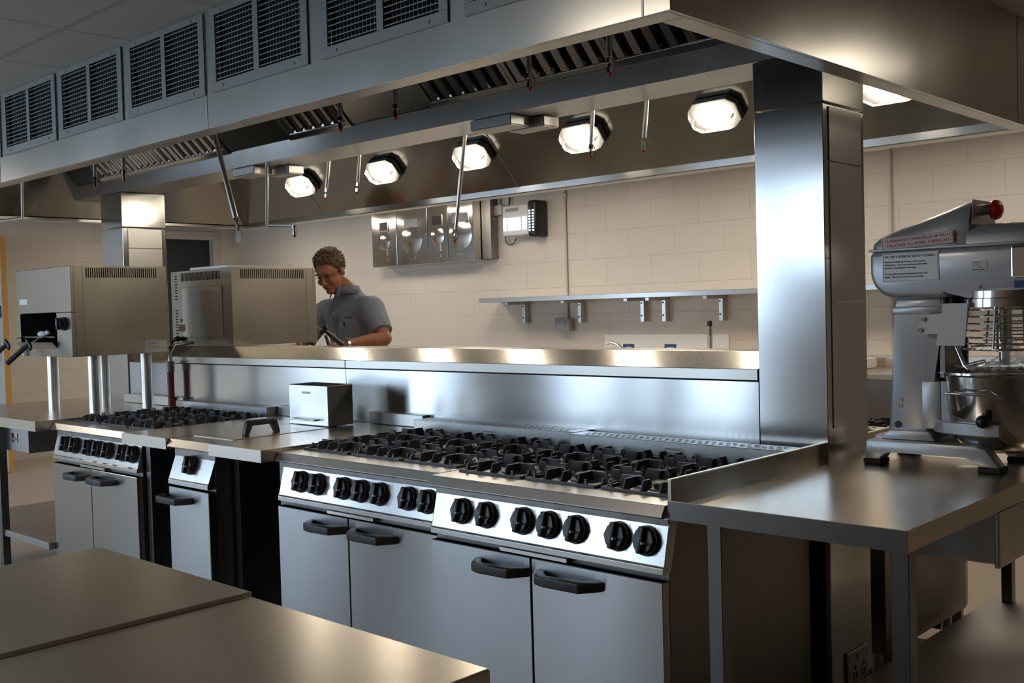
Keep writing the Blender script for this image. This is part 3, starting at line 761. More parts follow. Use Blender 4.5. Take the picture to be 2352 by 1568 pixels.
# ================================================================== salamander grills
def make_salamander(w, d, h, label, loc, rz=0):
    t = thing('salamander_grill', label, 'grill', loc, 'steel salamander grills', rz)
    T = .004
    b = MB(); b.box(0, T, .02, d, 0, h); b.box(w-T, w, .02, d, 0, h); b.box(T, w-T, d-T, d, 0, h); b.box(T, w-T, .02, d-T, h-T, h); b.box(T, w-T, .02, d-T, 0, T)
    b.obj('casing', 'steel_grill', t, world=False)
    ox0, ox1, oz0, oz1 = .035, w-.175, .075, .235
    f = MB(); f.box(0, w, -.002, .02, oz1, h, .002, 1); f.box(ox1, w, -.002, .02, 0, oz1-.002, .002, 1); f.box(0, ox0, -.002, .02, 0, oz1-.002); f.box(ox0, ox1, 0, .02, 0, .04)
    f.obj('front_panel', 'steel_grill', t, world=False)
    c = MB(); c.box(ox0, ox1, d-.06, d-.05, .04, oz1); c.box(ox0, ox1, .02, d-.06, oz1, oz1+.004); c.box(ox0-.003, ox0, .02, d-.06, .04, oz1); c.box(ox1, ox1+.003, .02, d-.06, .04, oz1)
    c.obj('cavity', 'void', t, world=False)
    MB().prism([(-.03, .075), (.0, .040), (.30, .040), (.30, .044), (.002, .044), (-.026, .078)], 'x', ox0+.002, ox1-.002).obj('drip_tray', 'steel_dull', t, world=False)
    g_ = MB()
    for i in range(9): g_.cyl((ox0+.04+i*.045, .0, .105), (ox0+.04+i*.045, .36, .105), .003, 6)
    g_.cyl((ox0+.03, .0, .105), (ox1-.03, .0, .105), .004, 8); g_.cyl((ox0+.03, .36, .105), (ox1-.03, .36, .105), .004, 8)
    go = g_.obj('grill_rack', 'chrome', t, world=False)
    for x in (ox0-.02, ox0+.27):
        hd = MB(); hd.tube([(x+.07, .0, .105), (x+.06, -.04, .10), (x+.02, -.09, .06)], .003, 8); hd.obj('handle_wire', 'chrome', go, world=False)
        hh = MB(); hh.tube([(x+.03, -.08, .07), (x+.01, -.105, .045), (x-.035, -.175, -.03)], .013, 10, rads=[.010, .014, .015]); hh.obox((x+.028, -.083, .068), (.075, .012, .03), Matrix.Rotation(.6, 3, 'Y'), .003)
        hh.obj('rack_handle', 'black_satin', go, world=False, smooth=45)
    n = Vector((0, -1, 0)); kx, kz = w-.085, .175
    k_ = MB(); k_.cyl((kx, -.002, kz), (kx, -.014, kz), .036, 20); k_.cyl((kx, -.014, kz), (kx, -.034, kz), .031, 8, .026); k_.obox((kx, -.034, kz), (.018, .022, .062), Matrix.Identity(3), .004)
    ko = k_.obj('knob', 'black', t, world=False, smooth=35)
    MB().box(kx-.002, kx+.002, -.047, -.045, kz-.005, kz+.012).obj('pointer', 'white_mark', ko, world=False)
    MB().cyl((ox0+.015, -.004, .022), (ox0+.015, -.026, .022), .015, 14).obj('valve_knob', 'orange', t, world=False, smooth=40)
    MB().box(ox0+.045, ox0+.065, -.02, .0, .0, .05, .002, 1).obj('bracket', 'white_plastic', t, world=False)
    MB().box(.035, .14, -.0028, -.0022, .285, .315).obj('name_plate', 'label', t, world=False)
    for sx in (-.0008, w):
        s = MB(); q = MB()
        for i in range(34):
            y = .085+i*(d-.15)/33; s.box(sx, sx+.0008, y, y+.0058, h-.062, h-.010)
        s.obj('side_vents', 'void', t, world=False)
        q.box(sx, sx+.001, .066, .068, 0, h-.001); q.box(sx, sx+.001, .02, .066, .232, .234)
        q.obj('side_seam', 'steel_dark', t, world=False)
    MB().box(w, w+.0012, d-.135, d-.012, .006, .070).obj('data_sticker', 'plate', t, world=False)
    r = MB()
    for i in range(6): r.box(w+.0012, w+.0016, d-.13, d-.13+.05+.05*((i*7) % 3)/3, .014+i*.009, .018+i*.009)
    r.obj('sticker_print', 'box_grey', t, world=False)
    # back: perforations, access cover, stickers, gland
    v = MB()
    for i in range(30): v.box(.12+i*.0145, .127+i*.0145, d, d+.0008, h-.060, h-.012)
    v.obj('rear_vents', 'void', t, world=False); v = MB()
    for i in range(22):
        z = h-.03-i*.017
        if 9 <= i <= 11: continue
        v.box(w-.070, w-.042, d, d+.0008, z, z+.006)
    v.obj('rear_vents', 'void', t, world=False)
    MB().box(.10, w-.13, d, d+.006, .05, h-.10, .002, 1).obj('access_cover', 'steel_h', t, world=False)
    MB().box(w-.155, w-.085, d+.006, d+.0072, .085, .125).obj('rear_label', 'pink', t, world=False)
    MB().cyl((w-.115, d+.006, .150), (w-.115, d+.0075, .150), .016, 3).obj('earth_sticker', 'green', t, world=False)
    MB().sph((w-.09, d+.02, .04), .020, (1.5, 1, .8)).tube([(w-.09, d+.02, .04), (w-.06, d+.05, .02), (w-.09, d+.03, .006)], .008, 8).obj('cable_gland', 'black', t, world=False, smooth=50)
    return t
make_salamander(.68, .54, .475, 'salamander grill on four poles at the left, open front with black knob', (-6.08, 2.40, 1.215))
s2 = make_salamander(.665, .57, .44, 'salamander grill on the gantry shelf beside the person, back panel showing', (-5.155, 3.77, 1.238), PI)
MB().box(.06, .46, .12, .56, .4405, .458, .002, 1).obj('top_plate', 'steel', s2, world=False)
for lx in (.03, .60): MB().cyl((lx+.02, .10, -.338), (lx+.02, .10, 0), .02, 14).obj('support_pole', 'pipe', s2, world=False, smooth=40)
s1 = [o for o in COL.objects if o.name == 'salamander_grill'][0]
for px_, py_ in ((.075, .15), (.59, .15), (.075, .45), (.59, .45)):
    MB().cyl((px_, py_, -.315), (px_, py_, 0), .031, 24).cyl((px_, py_, -.24), (px_, py_, -.235), .0318, 24).obj('support_pole', 'pipe', s1, world=False, smooth=40)
o = MB().sph((-5.86, 2.44, 1.335), .035, (1.3, .6, .5)).sph((-5.82, 2.45, 1.342), .022, (1, .6, .6)).obj('crumpled_cloth', 'cloth', None, smooth=60)
tag(o, 'small crumpled white cloth on the grill rack of the left salamander', 'cloth')
gpipe = thing('gas_supply_pipe', 'dark red gas pipe rising behind the far left range', 'pipe', (-5.50, 3.0, .9))
MB().cyl((-5.50, 3.0, .905), (-5.50, 3.0, 1.10), .019, 20).obj('red_pipe', 'pipe_red', gpipe, smooth=40)
MB().cyl((-5.50, 3.0, 1.10), (-5.50, 3.0, 1.16), .024, 20).obj('union', 'steel_dark', gpipe, smooth=40)
MB().tube([(-5.50, 3.0, 1.16), (-5.50, 3.0, 1.20), (-5.50, 3.03, 1.25), (-5.50, 3.15, 1.26)], .012, 10).obj('elbow', 'pipe', gpipe, smooth=50)

# ================================================================== back wall
dc = thing('steel_dispenser', '', 'dispenser', (0, 0, 0), 'polished steel dispensers on the back wall')
bpy.data.objects.remove(dc)
DX = [-8.20, -7.82, -7.38, -7.10, -6.76]
dl = ['far left and narrow, with a black window', 'second from the left, wide with a grey window', 'third from the left, narrow with a small window', 'rightmost and wide, under the bright reflection']
for i in range(4):
    a, b = DX[i]+.003, DX[i+1]-.003; cx = (a+b)/2
    t = thing('wall_dispenser', 'polished steel wall dispenser, '+dl[i], 'dispenser', (cx, 6.8, 1.85), 'polished steel dispensers on the back wall')
    MB().box(a, b, 6.70, YB-.001, 1.85, 2.445, .004, 2).obj('body', 'polished', t)
    ww = .06 if i % 2 == 0 else .10
    MB().box(cx-ww-.012, cx+ww+.012, 6.694, 6.70, 2.19, 2.30, .002, 1).obj('window_frame', 'chrome' if i > 1 else 'polished', t)
    MB().box(cx-ww, cx+ww, 6.692, 6.694, 2.205, 2.285).obj('window', 'box_grey' if i in (1, 3) else 'black', t)
    bl = MB().lathe([(0, .012), (.10, .009), (.15, 0)] if i % 2 else [(0, .010), (.06, .007), (.09, 0)], (cx, 6.699, 2.10), 28, Matrix.Rotation(PI/2, 3, 'X')); bl.obj('embossed_bowl', 'polished', t, smooth=60)
    MB().box(cx-.045, cx+.045, 6.690, 6.70, 1.955, 2.02, .003, 1).box(cx-.042, cx+.042, 6.691, 6.70, 1.90, 1.93, .003, 1).obj('outlet', 'chrome', t)
    s = MB()
    for sx in (a+.03, b-.03): s.cyl((sx, 6.697, 1.875), (sx, 6.70, 1.875), .008, 10)
    s.obj('lock_screws', 'chrome', t)
bx = thing('back_box', 'dull steel box right beside the polished dispensers on the wall', 'box', (-6.67, 6.8, 1.85))
MB().box(-6.755, -6.64, 6.80, YB-.001, 1.86, 2.42, .003, 1).obj('body', 'steel_dark', bx)
s = MB()
for z in (2.36, 2.22, 2.28): s.cyl((-6.639, 6.85, z), (-6.636, 6.85, z), .008, 8)
s.obj('bolt', 'chrome', bx)
j = thing('junction_box', 'grey white square junction box left of the insect killer', 'box', (-6.58, 6.86, 2.24), 'wall electrics')
MB().box(-6.66, -6.55, 6.855, YB-.001, 2.25, 2.34, .003, 1).obj('lid', 'conduit', j)
MB().cyl((-6.60, 6.88, 2.34), (-6.60, 6.88, ZC-.001), .010, 10).obj('conduit', 'conduit', j)
ik = thing('insect_killer', 'wall mounted insect killer glowing blue white with a black end cap', 'insect killer', (-6.26, 6.8, 2.15))
MB().box(-6.445, -6.14, 6.75, YB-.001, 2.045, 2.31, .012, 3).obj('housing', 'white_plastic', ik, smooth=40)
MB().box(-6.40, -6.25, 6.747, 6.7495, 2.255, 2.285).obj('name_strip', 'box_grey', ik)
e = MB(); e.box(-6.43, -6.39, 6.744, 6.7495, 2.09, 2.20, .002, 1); e.box(-6.20, -6.155, 6.744, 6.7495, 2.09, 2.20, .002, 1)
for i in range(7): e.box(-6.37, -6.225, 6.746, 6.7495, 2.09+i*.0165, 2.099+i*.0165)
e.obj('uv_tubes', 'uv', ik)
MB().box(-6.13, -6.035, 6.735, YB-.002, 2.02, 2.335, .022, 3).obj('end_cap', 'black', ik, smooth=40)
e = MB()
for i in range(8): e.box(-6.115, -6.095, 6.733, 6.736, 2.07+i*.024, 2.083+i*.024); e.box(-6.075, -6.055, 6.733, 6.736, 2.07+i*.024, 2.083+i*.024)
e.obj('cap_slots', 'uv', ik)
MB().tube([(-6.46, 6.88, 2.42), (-6.475, 6.87, 2.3), (-6.47, 6.87, 2.15), (-6.44, 6.87, 2.05)], .008, 8).obj('bracket_arm', 'black', ik, smooth=50)
pg = thing('plug', 'black plug with a looped flex beside the insect killer', 'plug', (-6.52, 6.88, 2.15))
MB().box(-6.545, -6.495, 6.86, YB-.001, 2.13, 2.185, .008, 2).obj('plug_body', 'black', pg, smooth=40)
MB().tube([(-6.52, 6.875, 2.13), (-6.53, 6.875, 2.05), (-6.52, 6.875, 1.995), (-6.47, 6.875, 1.975), (-6.42, 6.875, 1.99), (-6.40, 6.875, 2.03)], .005, 8).obj('flex', 'black', pg, smooth=60)
cd = thing('wall_switch', 'grey switch box on a thin vertical conduit below the wall shelf', 'switch', (-5.84, 6.87, 1.25), 'wall electrics')
MB().cyl((-5.83, 6.885, 1.31), (-5.83, 6.885, ZC-.001), .011, 12).obj('conduit', 'conduit', cd, smooth=40)
MB().box(-5.93, -5.77, 6.83, YB-.001, 1.20, 1.31, .006, 2).obj('switch_box', 'box_grey', cd, smooth=40)
MB().box(-5.915, -5.815, 6.826, 6.83, 1.215, 1.295, .002, 1).obj('rocker', 'box_grey', cd)
MB().box(-5.85, -5.81, 6.875, YB-.001, 2.34, 2.37).obj('saddle_clip', 'conduit', cd)
sh = thing('wall_shelf', 'long steel wall shelf on five brackets along the back wall', 'shelf', (-4.3, 6.75, 1.45))
MB().box(-6.62, -1.9, 6.60, YB-.001, 1.462, 1.50, .002, 1).obj('shelf_board', 'steel', sh)
for bxx in (-6.30, -5.66, -5.01, -4.80, -4.28, -3.3, -2.5):
    MB().box(bxx-.018, bxx+.018, 6.84, YB-.001, 1.27, 1.461, .002, 1).box(bxx-.018, bxx+.018, 6.62, 6.84, 1.437, 1.461, .002, 1).obj('bracket', 'steel', sh)
    s = MB().cyl((bxx-.006, 6.837, 1.42), (bxx-.006, 6.84, 1.42), .007, 8).cyl((bxx-.006, 6.837, 1.32), (bxx-.006, 6.84, 1.32), .007, 8).obj('bolt_holes', 'ink', sh)
wc = thing('wall_counter', 'steel sink counter running along the back wall', 'counter', (-3.4, 6.6, 0))
m = MB(); m.box(-5.6, -1.2, 6.25, YB-.002, .905, .94, .003, 1); m.box(-5.6, -1.2, 6.87, YB-.003, .94, 1.02, .002, 1); m.obj('worktop', 'steel_worktop', wc)
for lx in (-5.55, -4.1, -2.6, -1.3):
    for ly in (6.3, 6.8): MB().box(lx, lx+.04, ly, ly+.04, 0, .905).obj('leg', 'steel_dull', wc)
MB().box(-3.4, -1.25, 6.34, 6.36, .12, .90).obj('front_panel', 'steel_dark', wc)
tr = MB().box(-3.33, -3.05, 6.5, 6.8, .941, 1.01, .01, 2).obj('white_tray', 'white_plastic', None); tag(tr, 'white tray on the wall counter, seen right of the near column', 'tray')
spl = MB().box(-5.44, -4.25, YB-.008, YB-.001, 1.02, 1.168).obj('wall_splashback', 'white_plastic', None); tag(spl, 'glossy pale splashback panel behind the tap', 'splashback')
for x, l_ in ((-5.19, 'small blue sign just behind the curved tap'), (-4.78, 'small blue sign right of the tap, with white print')):
    t = thing('hygiene_sign', l_, 'sign', (x, YB-.01, 1.06), 'small blue signs at the sink')
    MB().box(x-.055, x+.055, YB-.012, YB-.0085, 1.0, 1.09).obj('plate', 'bluesign', t)
    MB().box(x-.03, x+.03, YB-.013, YB-.012, 1.06, 1.066).box(x-.025, x+.025, YB-.013, YB-.012, 1.04, 1.048).obj('print', 'plate', t)
t = thing('tap', 'curved chrome swan neck tap at the sink', 'tap', (-5.0, 6.6, .94))
MB().tube([(-5.0, 6.6, .94), (-5.0, 6.6, 1.0), (-5.03, 6.6, 1.06), (-5.09, 6.6, 1.10), (-5.15, 6.6, 1.115), (-5.19, 6.6, 1.105)], .012, 12, rads=[.018, .016, .015, .014, .013, .014]).obj('spout', 'pipe', t, smooth=60)
MB().cyl((-5.0, 6.6, .94), (-5.0, 6.6, .96), .028, 16).obj('base', 'pipe', t, smooth=40)
t = thing('spray_column', 'upright chrome tube with black top and spring rings at the sink', 'tap', (-4.24, 6.62, .94))
MB().cyl((-4.24, 6.62, .94), (-4.24, 6.62, 1.165), .019, 18).obj('tube', 'pipe', t, smooth=40)
s = MB()
for i in range(4): s.cyl((-4.24, 6.62, 1.17+i*.017), (-4.24, 6.62, 1.178+i*.017), .022, 18)
s.cyl((-4.24, 6.62, 1.165), (-4.24, 6.62, 1.235), .015, 14); s.obj('spring', 'chrome', t, smooth=40)
MB().cyl((-4.24, 6.62, 1.235), (-4.24, 6.62, 1.275), .019, 16, .017).obj('black_cap', 'black', t, smooth=40)
t = thing('motion_sensor', 'small white sensor high in the back left corner', 'sensor', (-10.86, 6.88, 2.33))
MB().box(-10.92, -10.85, 6.85, YB-.001, 2.27, 2.42, .01, 2).obj('sensor_body', 'white_plastic', t, smooth=40)
MB().box(-10.905, -10.865, 6.846, 6.85, 2.35, 2.385).obj('lens', 'plate', t)
for x, l_ in ((-3.38, 'thin painted vertical pipe on the wall nearest the near column'), (-2.98, 'thin painted vertical pipe on the wall, further right')):
    t = MB().cyl((x, YB-.012, 1.5), (x, YB-.012, ZC-.001), .010, 10).cyl((x, YB-.012, 1.03), (x, YB-.012, 1.46), .010, 10)
    o = t.obj('wall_pipe', 'wall_pipe' if 'wall_pipe' in M else 'conduit', None); tag(o, l_, 'pipe', 'painted wall pipes')

# ================================================================== planetary mixer
mx = thing('planetary_mixer', 'silver planetary food mixer with steel bowl on the right worktop', 'mixer', (-1.22, 3.22, .9))
YN, YF_ = 3.10, 3.35                        # near and far side of the head
low = [(-1.412, 1.548), (-1.412, 1.475), (-1.400, 1.440), (-1.372, 1.412), (-1.335, 1.402), (-1.19, 1.402), (-1.12, 1.418), (-.84, 1.418), (-.80, 1.44), (-.79, 1.548)]
MB().prism(low, 'y', YN, YF_, .022, 3).obj('gearbox_housing', 'mixer', mx, smooth=35)
# top cover: loft of cross sections along x, rounded shoulders, rising hump that ends at the switch plate
secs = []
c_ = MB()
def ring(x, top, halfw, base=1.552, rnd=.6):
    yc = (YN+YF_)/2; pts = []
    N = 15
    for i in range(N):
        a = PI*i/(N-1); cxx, szz = math.cos(a), math.sin(a)
        px_ = math.copysign(abs(cxx)**rnd, cxx); pz_ = abs(szz)**rnd
        pts.append((x, yc-px_*halfw, base+pz_*(top-base)))
    return [c_.bm.verts.new(p) for p in pts]
xs_ = [(-1.408, 1.562, .10), (-1.402, 1.582, .114), (-1.385, 1.598, .120), (-1.33, 1.618, .123), (-1.26, 1.640, .123), (-1.19, 1.664, .121), (-1.135, 1.683, .118), (-1.118, 1.686, .112)]
rr_ = [ring(*q) for q in xs_]
for p, q in zip(rr_, rr_[1:]):
    for i in range(len(p)-1): c_.bm.faces.new((p[i], p[i+1], q[i+1], q[i]))
c_.bm.faces.new(rr_[0]); c_.bm.faces.new(rr_[-1][::-1])
c_.obj('top_cover', 'mixer', mx, smooth=50)
c_ = MB()
rr_ = [ring(*q) for q in [(-1.122, 1.612, .121), (-1.02, 1.614, .121), (-.93, 1.606, .118), (-.86, 1.590, .108), (-.81, 1.565, .09)]]
for p, q in zip(rr_, rr_[1:]):
    for i in range(len(p)-1): c_.bm.faces.new((p[i], p[i+1], q[i+1], q[i]))
c_.bm.faces.new(rr_[0]); c_.bm.faces.new(rr_[-1][::-1])
c_.obj('front_cover', 'mixer', mx, smooth=50)
MB().box(-1.413, -.79, YN-.002, YF_+.002, 1.546, 1.554, .003, 2).obj('seam_bead', 'mixer', mx, smooth=40)
sp = MB().prism([(3.125, 1.612), (3.325, 1.612), (3.305, 1.684), (3.145, 1.684)], 'x', -1.117, -1.113).obj('switch_plate', 'steel', mx)
bt = MB().cyl((-1.113, 3.225, 1.655), (-1.092, 3.225, 1.655), .018, 18).obj('switch_collar', 'chrome', mx, smooth=40)
MB().lathe([(0, .034), (.014, .033), (.026, .026), (.030, .014), (.026, .004), (.016, 0)], (-1.094, 3.225, 1.655), 24, Matrix.Rotation(PI/2, 3, 'Y')).obj('stop_button', 'red', bt, smooth=60)
MB().prism([(-1.348, 1.405), (-1.345, 1.37), (-1.372, .975), (-1.245, .975), (-1.205, 1.37), (-1.195, 1.405)], 'y', 3.125, 3.325, .012, 3).obj('column', 'mixer', mx, smooth=35)
MB().box(-1.350, -1.198, 3.120, 3.330, 1.355, 1.378, .005, 2).obj('column_collar', 'mixer', mx, smooth=35)
for z in (1.095, 1.078): MB().cyl((-1.330, 3.122, z), (-1.330, 3.126, z), .007, 12).obj('bolt', 'chrome', mx, smooth=40)
MB().cyl((-1.338, 3.1235, 1.02), (-1.338, 3.1262, 1.02), .011, 18).obj('blanking_plug', 'black', mx, smooth=40)
leg_p = [(-1.425, .915), (-1.418, .975), (-1.10, .975), (-1.065, .965), (-1.028, .915), (-1.085, .915), (-1.105, .940), (-1.125, .946), (-1.345, .946), (-1.365, .940), (-1.375, .915)]
bs = MB(); bs.prism(leg_p, 'y', 3.075, 3.135, .006, 2); bs.prism(leg_p, 'y', 3.320, 3.380, .006, 2); bs.box(-1.418, -1.22, 3.13, 3.325, .946, .985, .008, 2)
bs.prism([(-1.39, .975), (-1.36, 1.005), (-1.24, 1.005), (-1.22, .975)], 'y', 3.11, 3.34, .006, 2)
bs.obj('base', 'mixer', mx, smooth=35)
for fx in ((-1.428, -1.372), (-1.088, -1.024)):
    for fy in ((3.072, 3.138), (3.317, 3.383)): MB().box(fx[0], fx[1], fy[0], fy[1], .9005, .917, .003, 1).obj('rubber_foot', 'rubber', mx)
# bowl, cradle, guard
BC = (-1.075, 3.225)
MB().lathe([(0, .945), (.06, .947), (.10, .962), (.135, .995), (.150, 1.035), (.156, 1.10), (.160, 1.172), (.172, 1.178), (.172, 1.184), (.160, 1.185), (.154, 1.176), (.150, 1.10), (.143, 1.035), (.13, 1.0), (.095, .968), (0, .951)], (*BC, 0), 56).obj('bowl', 'bowl', mx, smooth=50)
MB().tube([(BC[0]-.075, BC[1]-.140, 1.125), (BC[0]-.085, BC[1]-.185, 1.128), (BC[0]+.03, BC[1]-.205, 1.128), (BC[0]+.055, BC[1]-.150, 1.118)], .0045, 8).obj('bowl_handle', 'chrome', mx, smooth=50)
cr_ = MB()
cr_.box(-1.262, -1.205, 3.115, 3.335, 1.012, 1.155, .006, 2)
cr_.prism([(-1.205, 1.155), (-1.19, 1.155), (-1.175, 1.09), (-1.15, 1.045), (-1.205, 1.03)], 'y', 3.118, 3.135); cr_.prism([(-1.205, 1.155), (-1.19, 1.155), (-1.175, 1.09), (-1.15, 1.045), (-1.205, 1.03)], 'y', 3.315, 3.332)
N = 20
ro_ = [(-1.225, 1.0, -.0)]
arc_o = [(BC[0]+.196*math.cos(a), BC[1]+.150*math.sin(a)) for a in [PI*1.0-PI*.80*i/N*1 for i in range(0)]]
def arc(sgn):
    o = [(-1.23, BC[1]+sgn*.105), (-1.19, BC[1]+sgn*.14), (-1.12, BC[1]+sgn*.166), (-1.06, BC[1]+sgn*.172), (-1.02, BC[1]+sgn*.168), (-1.02, BC[1]+sgn*.150)]
    i = [(-1.06, BC[1]+sgn*.153), (-1.11, BC[1]+sgn*.146), (-1.165, BC[1]+sgn*.112), (-1.19, BC[1]+sgn*.07), (-1.23, BC[1]+sgn*.06)]
    return o+i
cr_.prism(arc(-1), 'z', 1.005, 1.042, .003, 1); cr_.prism(arc(1), 'z', 1.005, 1.042, .003, 1)
cr_.obj('bowl_cradle', 'mixer', mx, smooth=35)
MB().cyl((-1.055, 3.055, 1.045), (-1.055, 3.055, 1.075), .010, 12).sph((-1.062, 3.046, 1.05), .019).obj('clamp_knob', 'black', mx, smooth=60)
MB().box(-1.212, -1.196, 3.13, 3.14, 1.165, 1.275, .001, 1).box(-1.212, -1.196, 3.31, 3.32, 1.165, 1.275, .001, 1).box(-1.214, -1.208, 3.14, 3.31, 1.165, 1.275).obj('slide_rail', 'steel_dark', mx)
hub = MB().lathe([(0, 1.418), (.148, 1.418), (.148, 1.398), (.152, 1.396), (.152, 1.372), (.140, 1.370), (0, 1.370)], (-1.025, 3.225, 0), 48).obj('drive_ring', 'bowl', mx, smooth=35)
MB().cyl((-1.06, 3.225, 1.37), (-1.06, 3.225, 1.24), .022, 20).cyl((-1.06, 3.225, 1.24), (-1.06, 3.225, 1.20), .015, 16).obj('beater_shaft', 'chrome', mx, smooth=40)
MB().box(-1.215, -1.178, 3.15, 3.29, 1.365, 1.417, .004, 1).obj('switch_block', 'black', mx)
wg = MB(); C0 = (-1.025, 3.225)
def garc(r, z, a0, a1, n=26): return [(C0[0]+r*math.cos(math.radians(a0+(a1-a0)*i/n)), C0[1]+r*math.sin(math.radians(a0+(a1-a0)*i/n)), z) for i in range(n+1)]
for i, z in enumerate([1.365, 1.345, 1.325, 1.305, 1.285, 1.268]):
    wg.tube(garc(.142+.002*i, z, 215, 505), .0024, 6)
wg.tube(garc(.158, 1.252, 200, 520), .0038, 8)
for a in (218, 265, 300, 340, 380, 420, 460, 500):
    ca, sa = math.cos(math.radians(a)), math.sin(math.radians(a))
    wg.tube([(C0[0]+.140*ca, C0[1]+.140*sa, 1.372), (C0[0]+.158*ca, C0[1]+.158*sa, 1.252)], .0034, 6)
wg.obj('wire_guard', 'chrome', mx, smooth=50)
gpn = MB(); gpn.prism([(-1.262, 1.262+.035), (-1.248, 1.350), (-1.186, 1.356), (-1.186, 1.385), (-1.115, 1.385), (-1.112, 1.380), (-1.122, 1.262), (-1.205, 1.262), (-1.198, 1.297)], 'y', 3.085, 3.089, .001, 1)
gp_ = gpn.obj('guard_plate', 'guard', mx)
for q in ((-1.240, 1.340), (-1.250, 1.308)):
    MB().cyl((q[0], 3.078, q[1]), (q[0], 3.122, q[1]), .007, 12).obj('bolt', 'chrome', gp_, smooth=40)
MB().tube([(-1.18, 3.16, 1.27), (-1.15, 3.155, 1.20), (-1.135, 3.15, 1.19)], .007, 10).tube([(-1.145, 3.155, 1.20), (-1.09, 3.15, 1.215)], .006, 8).obj('lift_lever', 'chrome', mx, smooth=50)
# crumpled clear film lying over the bowl
fm = MB(); random.seed(3); NN = 26; grid = []
for i in range(NN):
    row = []
    for j_ in range(NN):
        u, v = (i/(NN-1)*2-1), (j_/(NN-1)*2-1)
        r2 = u*u+v*v
        z = 1.196+.030*math.exp(-4*((u-.2)**2+v*v))+random.uniform(-.006, .008)+(.05*math.exp(-26*((u-.22)**2+(v+.1)**2)))
        row.append(fm.bm.verts.new((BC[0]+.01+u*.135, BC[1]+v*.125, z)))
    grid.append(row)
for i in range(NN-1):
    for j_ in range(NN-1):
        u, v = (i/(NN-1)*2-1), (j_/(NN-1)*2-1)
        if u*u+v*v < 1.1: fm.bm.faces.new((grid[i][j_], grid[i+1][j_], grid[i+1][j_+1], grid[i][j_+1]))
bmesh.ops.delete(fm.bm, geom=[v for v in fm.bm.verts if not v.link_faces], context='VERTS')
fo = fm.obj('plastic_film', 'plasticbag', None, smooth=30); tag(fo, 'crumpled clear plastic film lying in the mixer bowl', 'plastic film')
# labels on the near side
ty = YN-.0008
st = MB().obox((-1.262, 3.0985, 1.573), (.215, .003, .036), Matrix.Rotation(-.055, 3, 'Y')).obj('warning_sticker', 'plate', mx)
RT = Matrix.Rotation(-.055, 3, 'Y') @ RX90
text('GUARANTEE CANCELLED IF MOTOR', .0128, (-1.360, 3.0965, 1.5705), RT, 'redink', st)
text('FAILS DUE TO BOWL OVERLOAD', .0128, (-1.353, 3.0965, 1.5565), RT, 'redink', st)
b = MB()
for z in (1.5895, 1.5565): pass
b.obox((-1.262, 3.0968, 1.5893), (.208, .0006, .0010), Matrix.Rotation(-.055, 3, 'Y')); b.obox((-1.262, 3.0968, 1.5567), (.208, .0006, .0010), Matrix.Rotation(-.055, 3, 'Y'))
b.obox((-1.366, 3.0968, 1.5673), (.001, .0006, .033), Matrix.Identity(3)); b.obox((-1.158, 3.0968, 1.5787), (.001, .0006, .033), Matrix.Identity(3))
b.obj('red_border', 'redink', st)
sk_ = MB().box(-1.368, -1.198, 3.0985, 3.1005, 1.452, 1.540).obj('safety_label', 'label', mx)
lines = [('DO NOT REMOVE SAFETY GUARD.', .0098, 1.525), ('Removal of safety guard can result in serious', .0068, 1.511), ('bodily injury.  Guard can only be removed while', .0066, 1.502),
         ('machine is shut down for cleaning.', .0068, 1.493), ('For three phase mixers check wiring if mixer runs', .0064, 1.475), ('slowly.  This is not covered under warranty.', .0066, 1.466)]
for s_, sz, z in lines: text(s_, sz, (-1.361, 3.0978, z), RX90, 'ink', sk_)
b = MB(); b.box(-1.365, -1.201, 3.0978, 3.0985, 1.5363, 1.537); b.box(-1.365, -1.201, 3.0978, 3.0985, 1.4553, 1.456); b.box(-1.365, -1.3643, 3.0978, 3.0985, 1.456, 1.5363); b.box(-1.2017, -1.201, 3.0978, 3.0985, 1.456, 1.5363)
b.obj('label_border', 'ink', sk_)
sl_ = MB().box(-1.105, -1.062, 3.0985, 3.1005, 1.476, 1.505).obj('small_sticker', 'plate', mx)
MB().box(-1.099, -1.088, 3.0978, 3.0985, 1.499, 1.5005).box(-1.102, -1.066, 3.0978, 3.0985, 1.4785, 1.480).obox((-1.083, 3.0982, 1.489), (.020, .0006, .0008), Matrix.Rotation(.6, 3, 'Y')).obj('sticker_print', 'ink', sl_)
MB().box(-.990, -.95, 3.0985, 3.1005, 1.424, 1.445).obj('blue_label', 'bluesign', mx)
MB().box(-.996, -.94, 3.090, 3.1005, 1.452, 1.54, .004, 2).obj('gear_plate', 'chrome', mx)
MB().cyl((-1.085, 3.094, 1.43), (-1.085, 3.101, 1.43), .004, 10).obj('grub_screw', 'chrome', mx)
#@@MIXER_END

# ================================================================== the person at the rear worktop
def bake_remesh(mb, name, m, parent, voxel, smooth_it=6, off=(0, 0, 0)):
    o = mb.obj(name, m, None)
    r = o.modifiers.new('r', 'REMESH'); r.mode = 'VOXEL'; r.voxel_size = voxel; r.use_smooth_shade = True
    q = o.modifiers.new('s', 'SMOOTH'); q.factor = .5; q.iterations = smooth_it
    bpy.context.view_layer.update()
    me = bpy.data.meshes.new_from_object(o.evaluated_get(bpy.context.evaluated_depsgraph_get()))
    old = o.data; o.modifiers.clear(); o.data = me; bpy.data.meshes.remove(old); me.name = name
    if parent: me.transform(Matrix.Translation(-parent.location)); o.parent = parent
    me.shade_smooth()
    return o
ps = thing('person', 'man in a short sleeved blue grey shirt bending over the rear worktop, looking down', 'person', (-5.62, 4.46, 0))
HC = Vector((-5.640, 4.245, 1.682)); HS = 1.10
HR = Matrix.Rotation(.42, 3, 'Z') @ Matrix.Rotation(.50, 3, 'X') @ Matrix.Rotation(-.06, 3, 'Y')
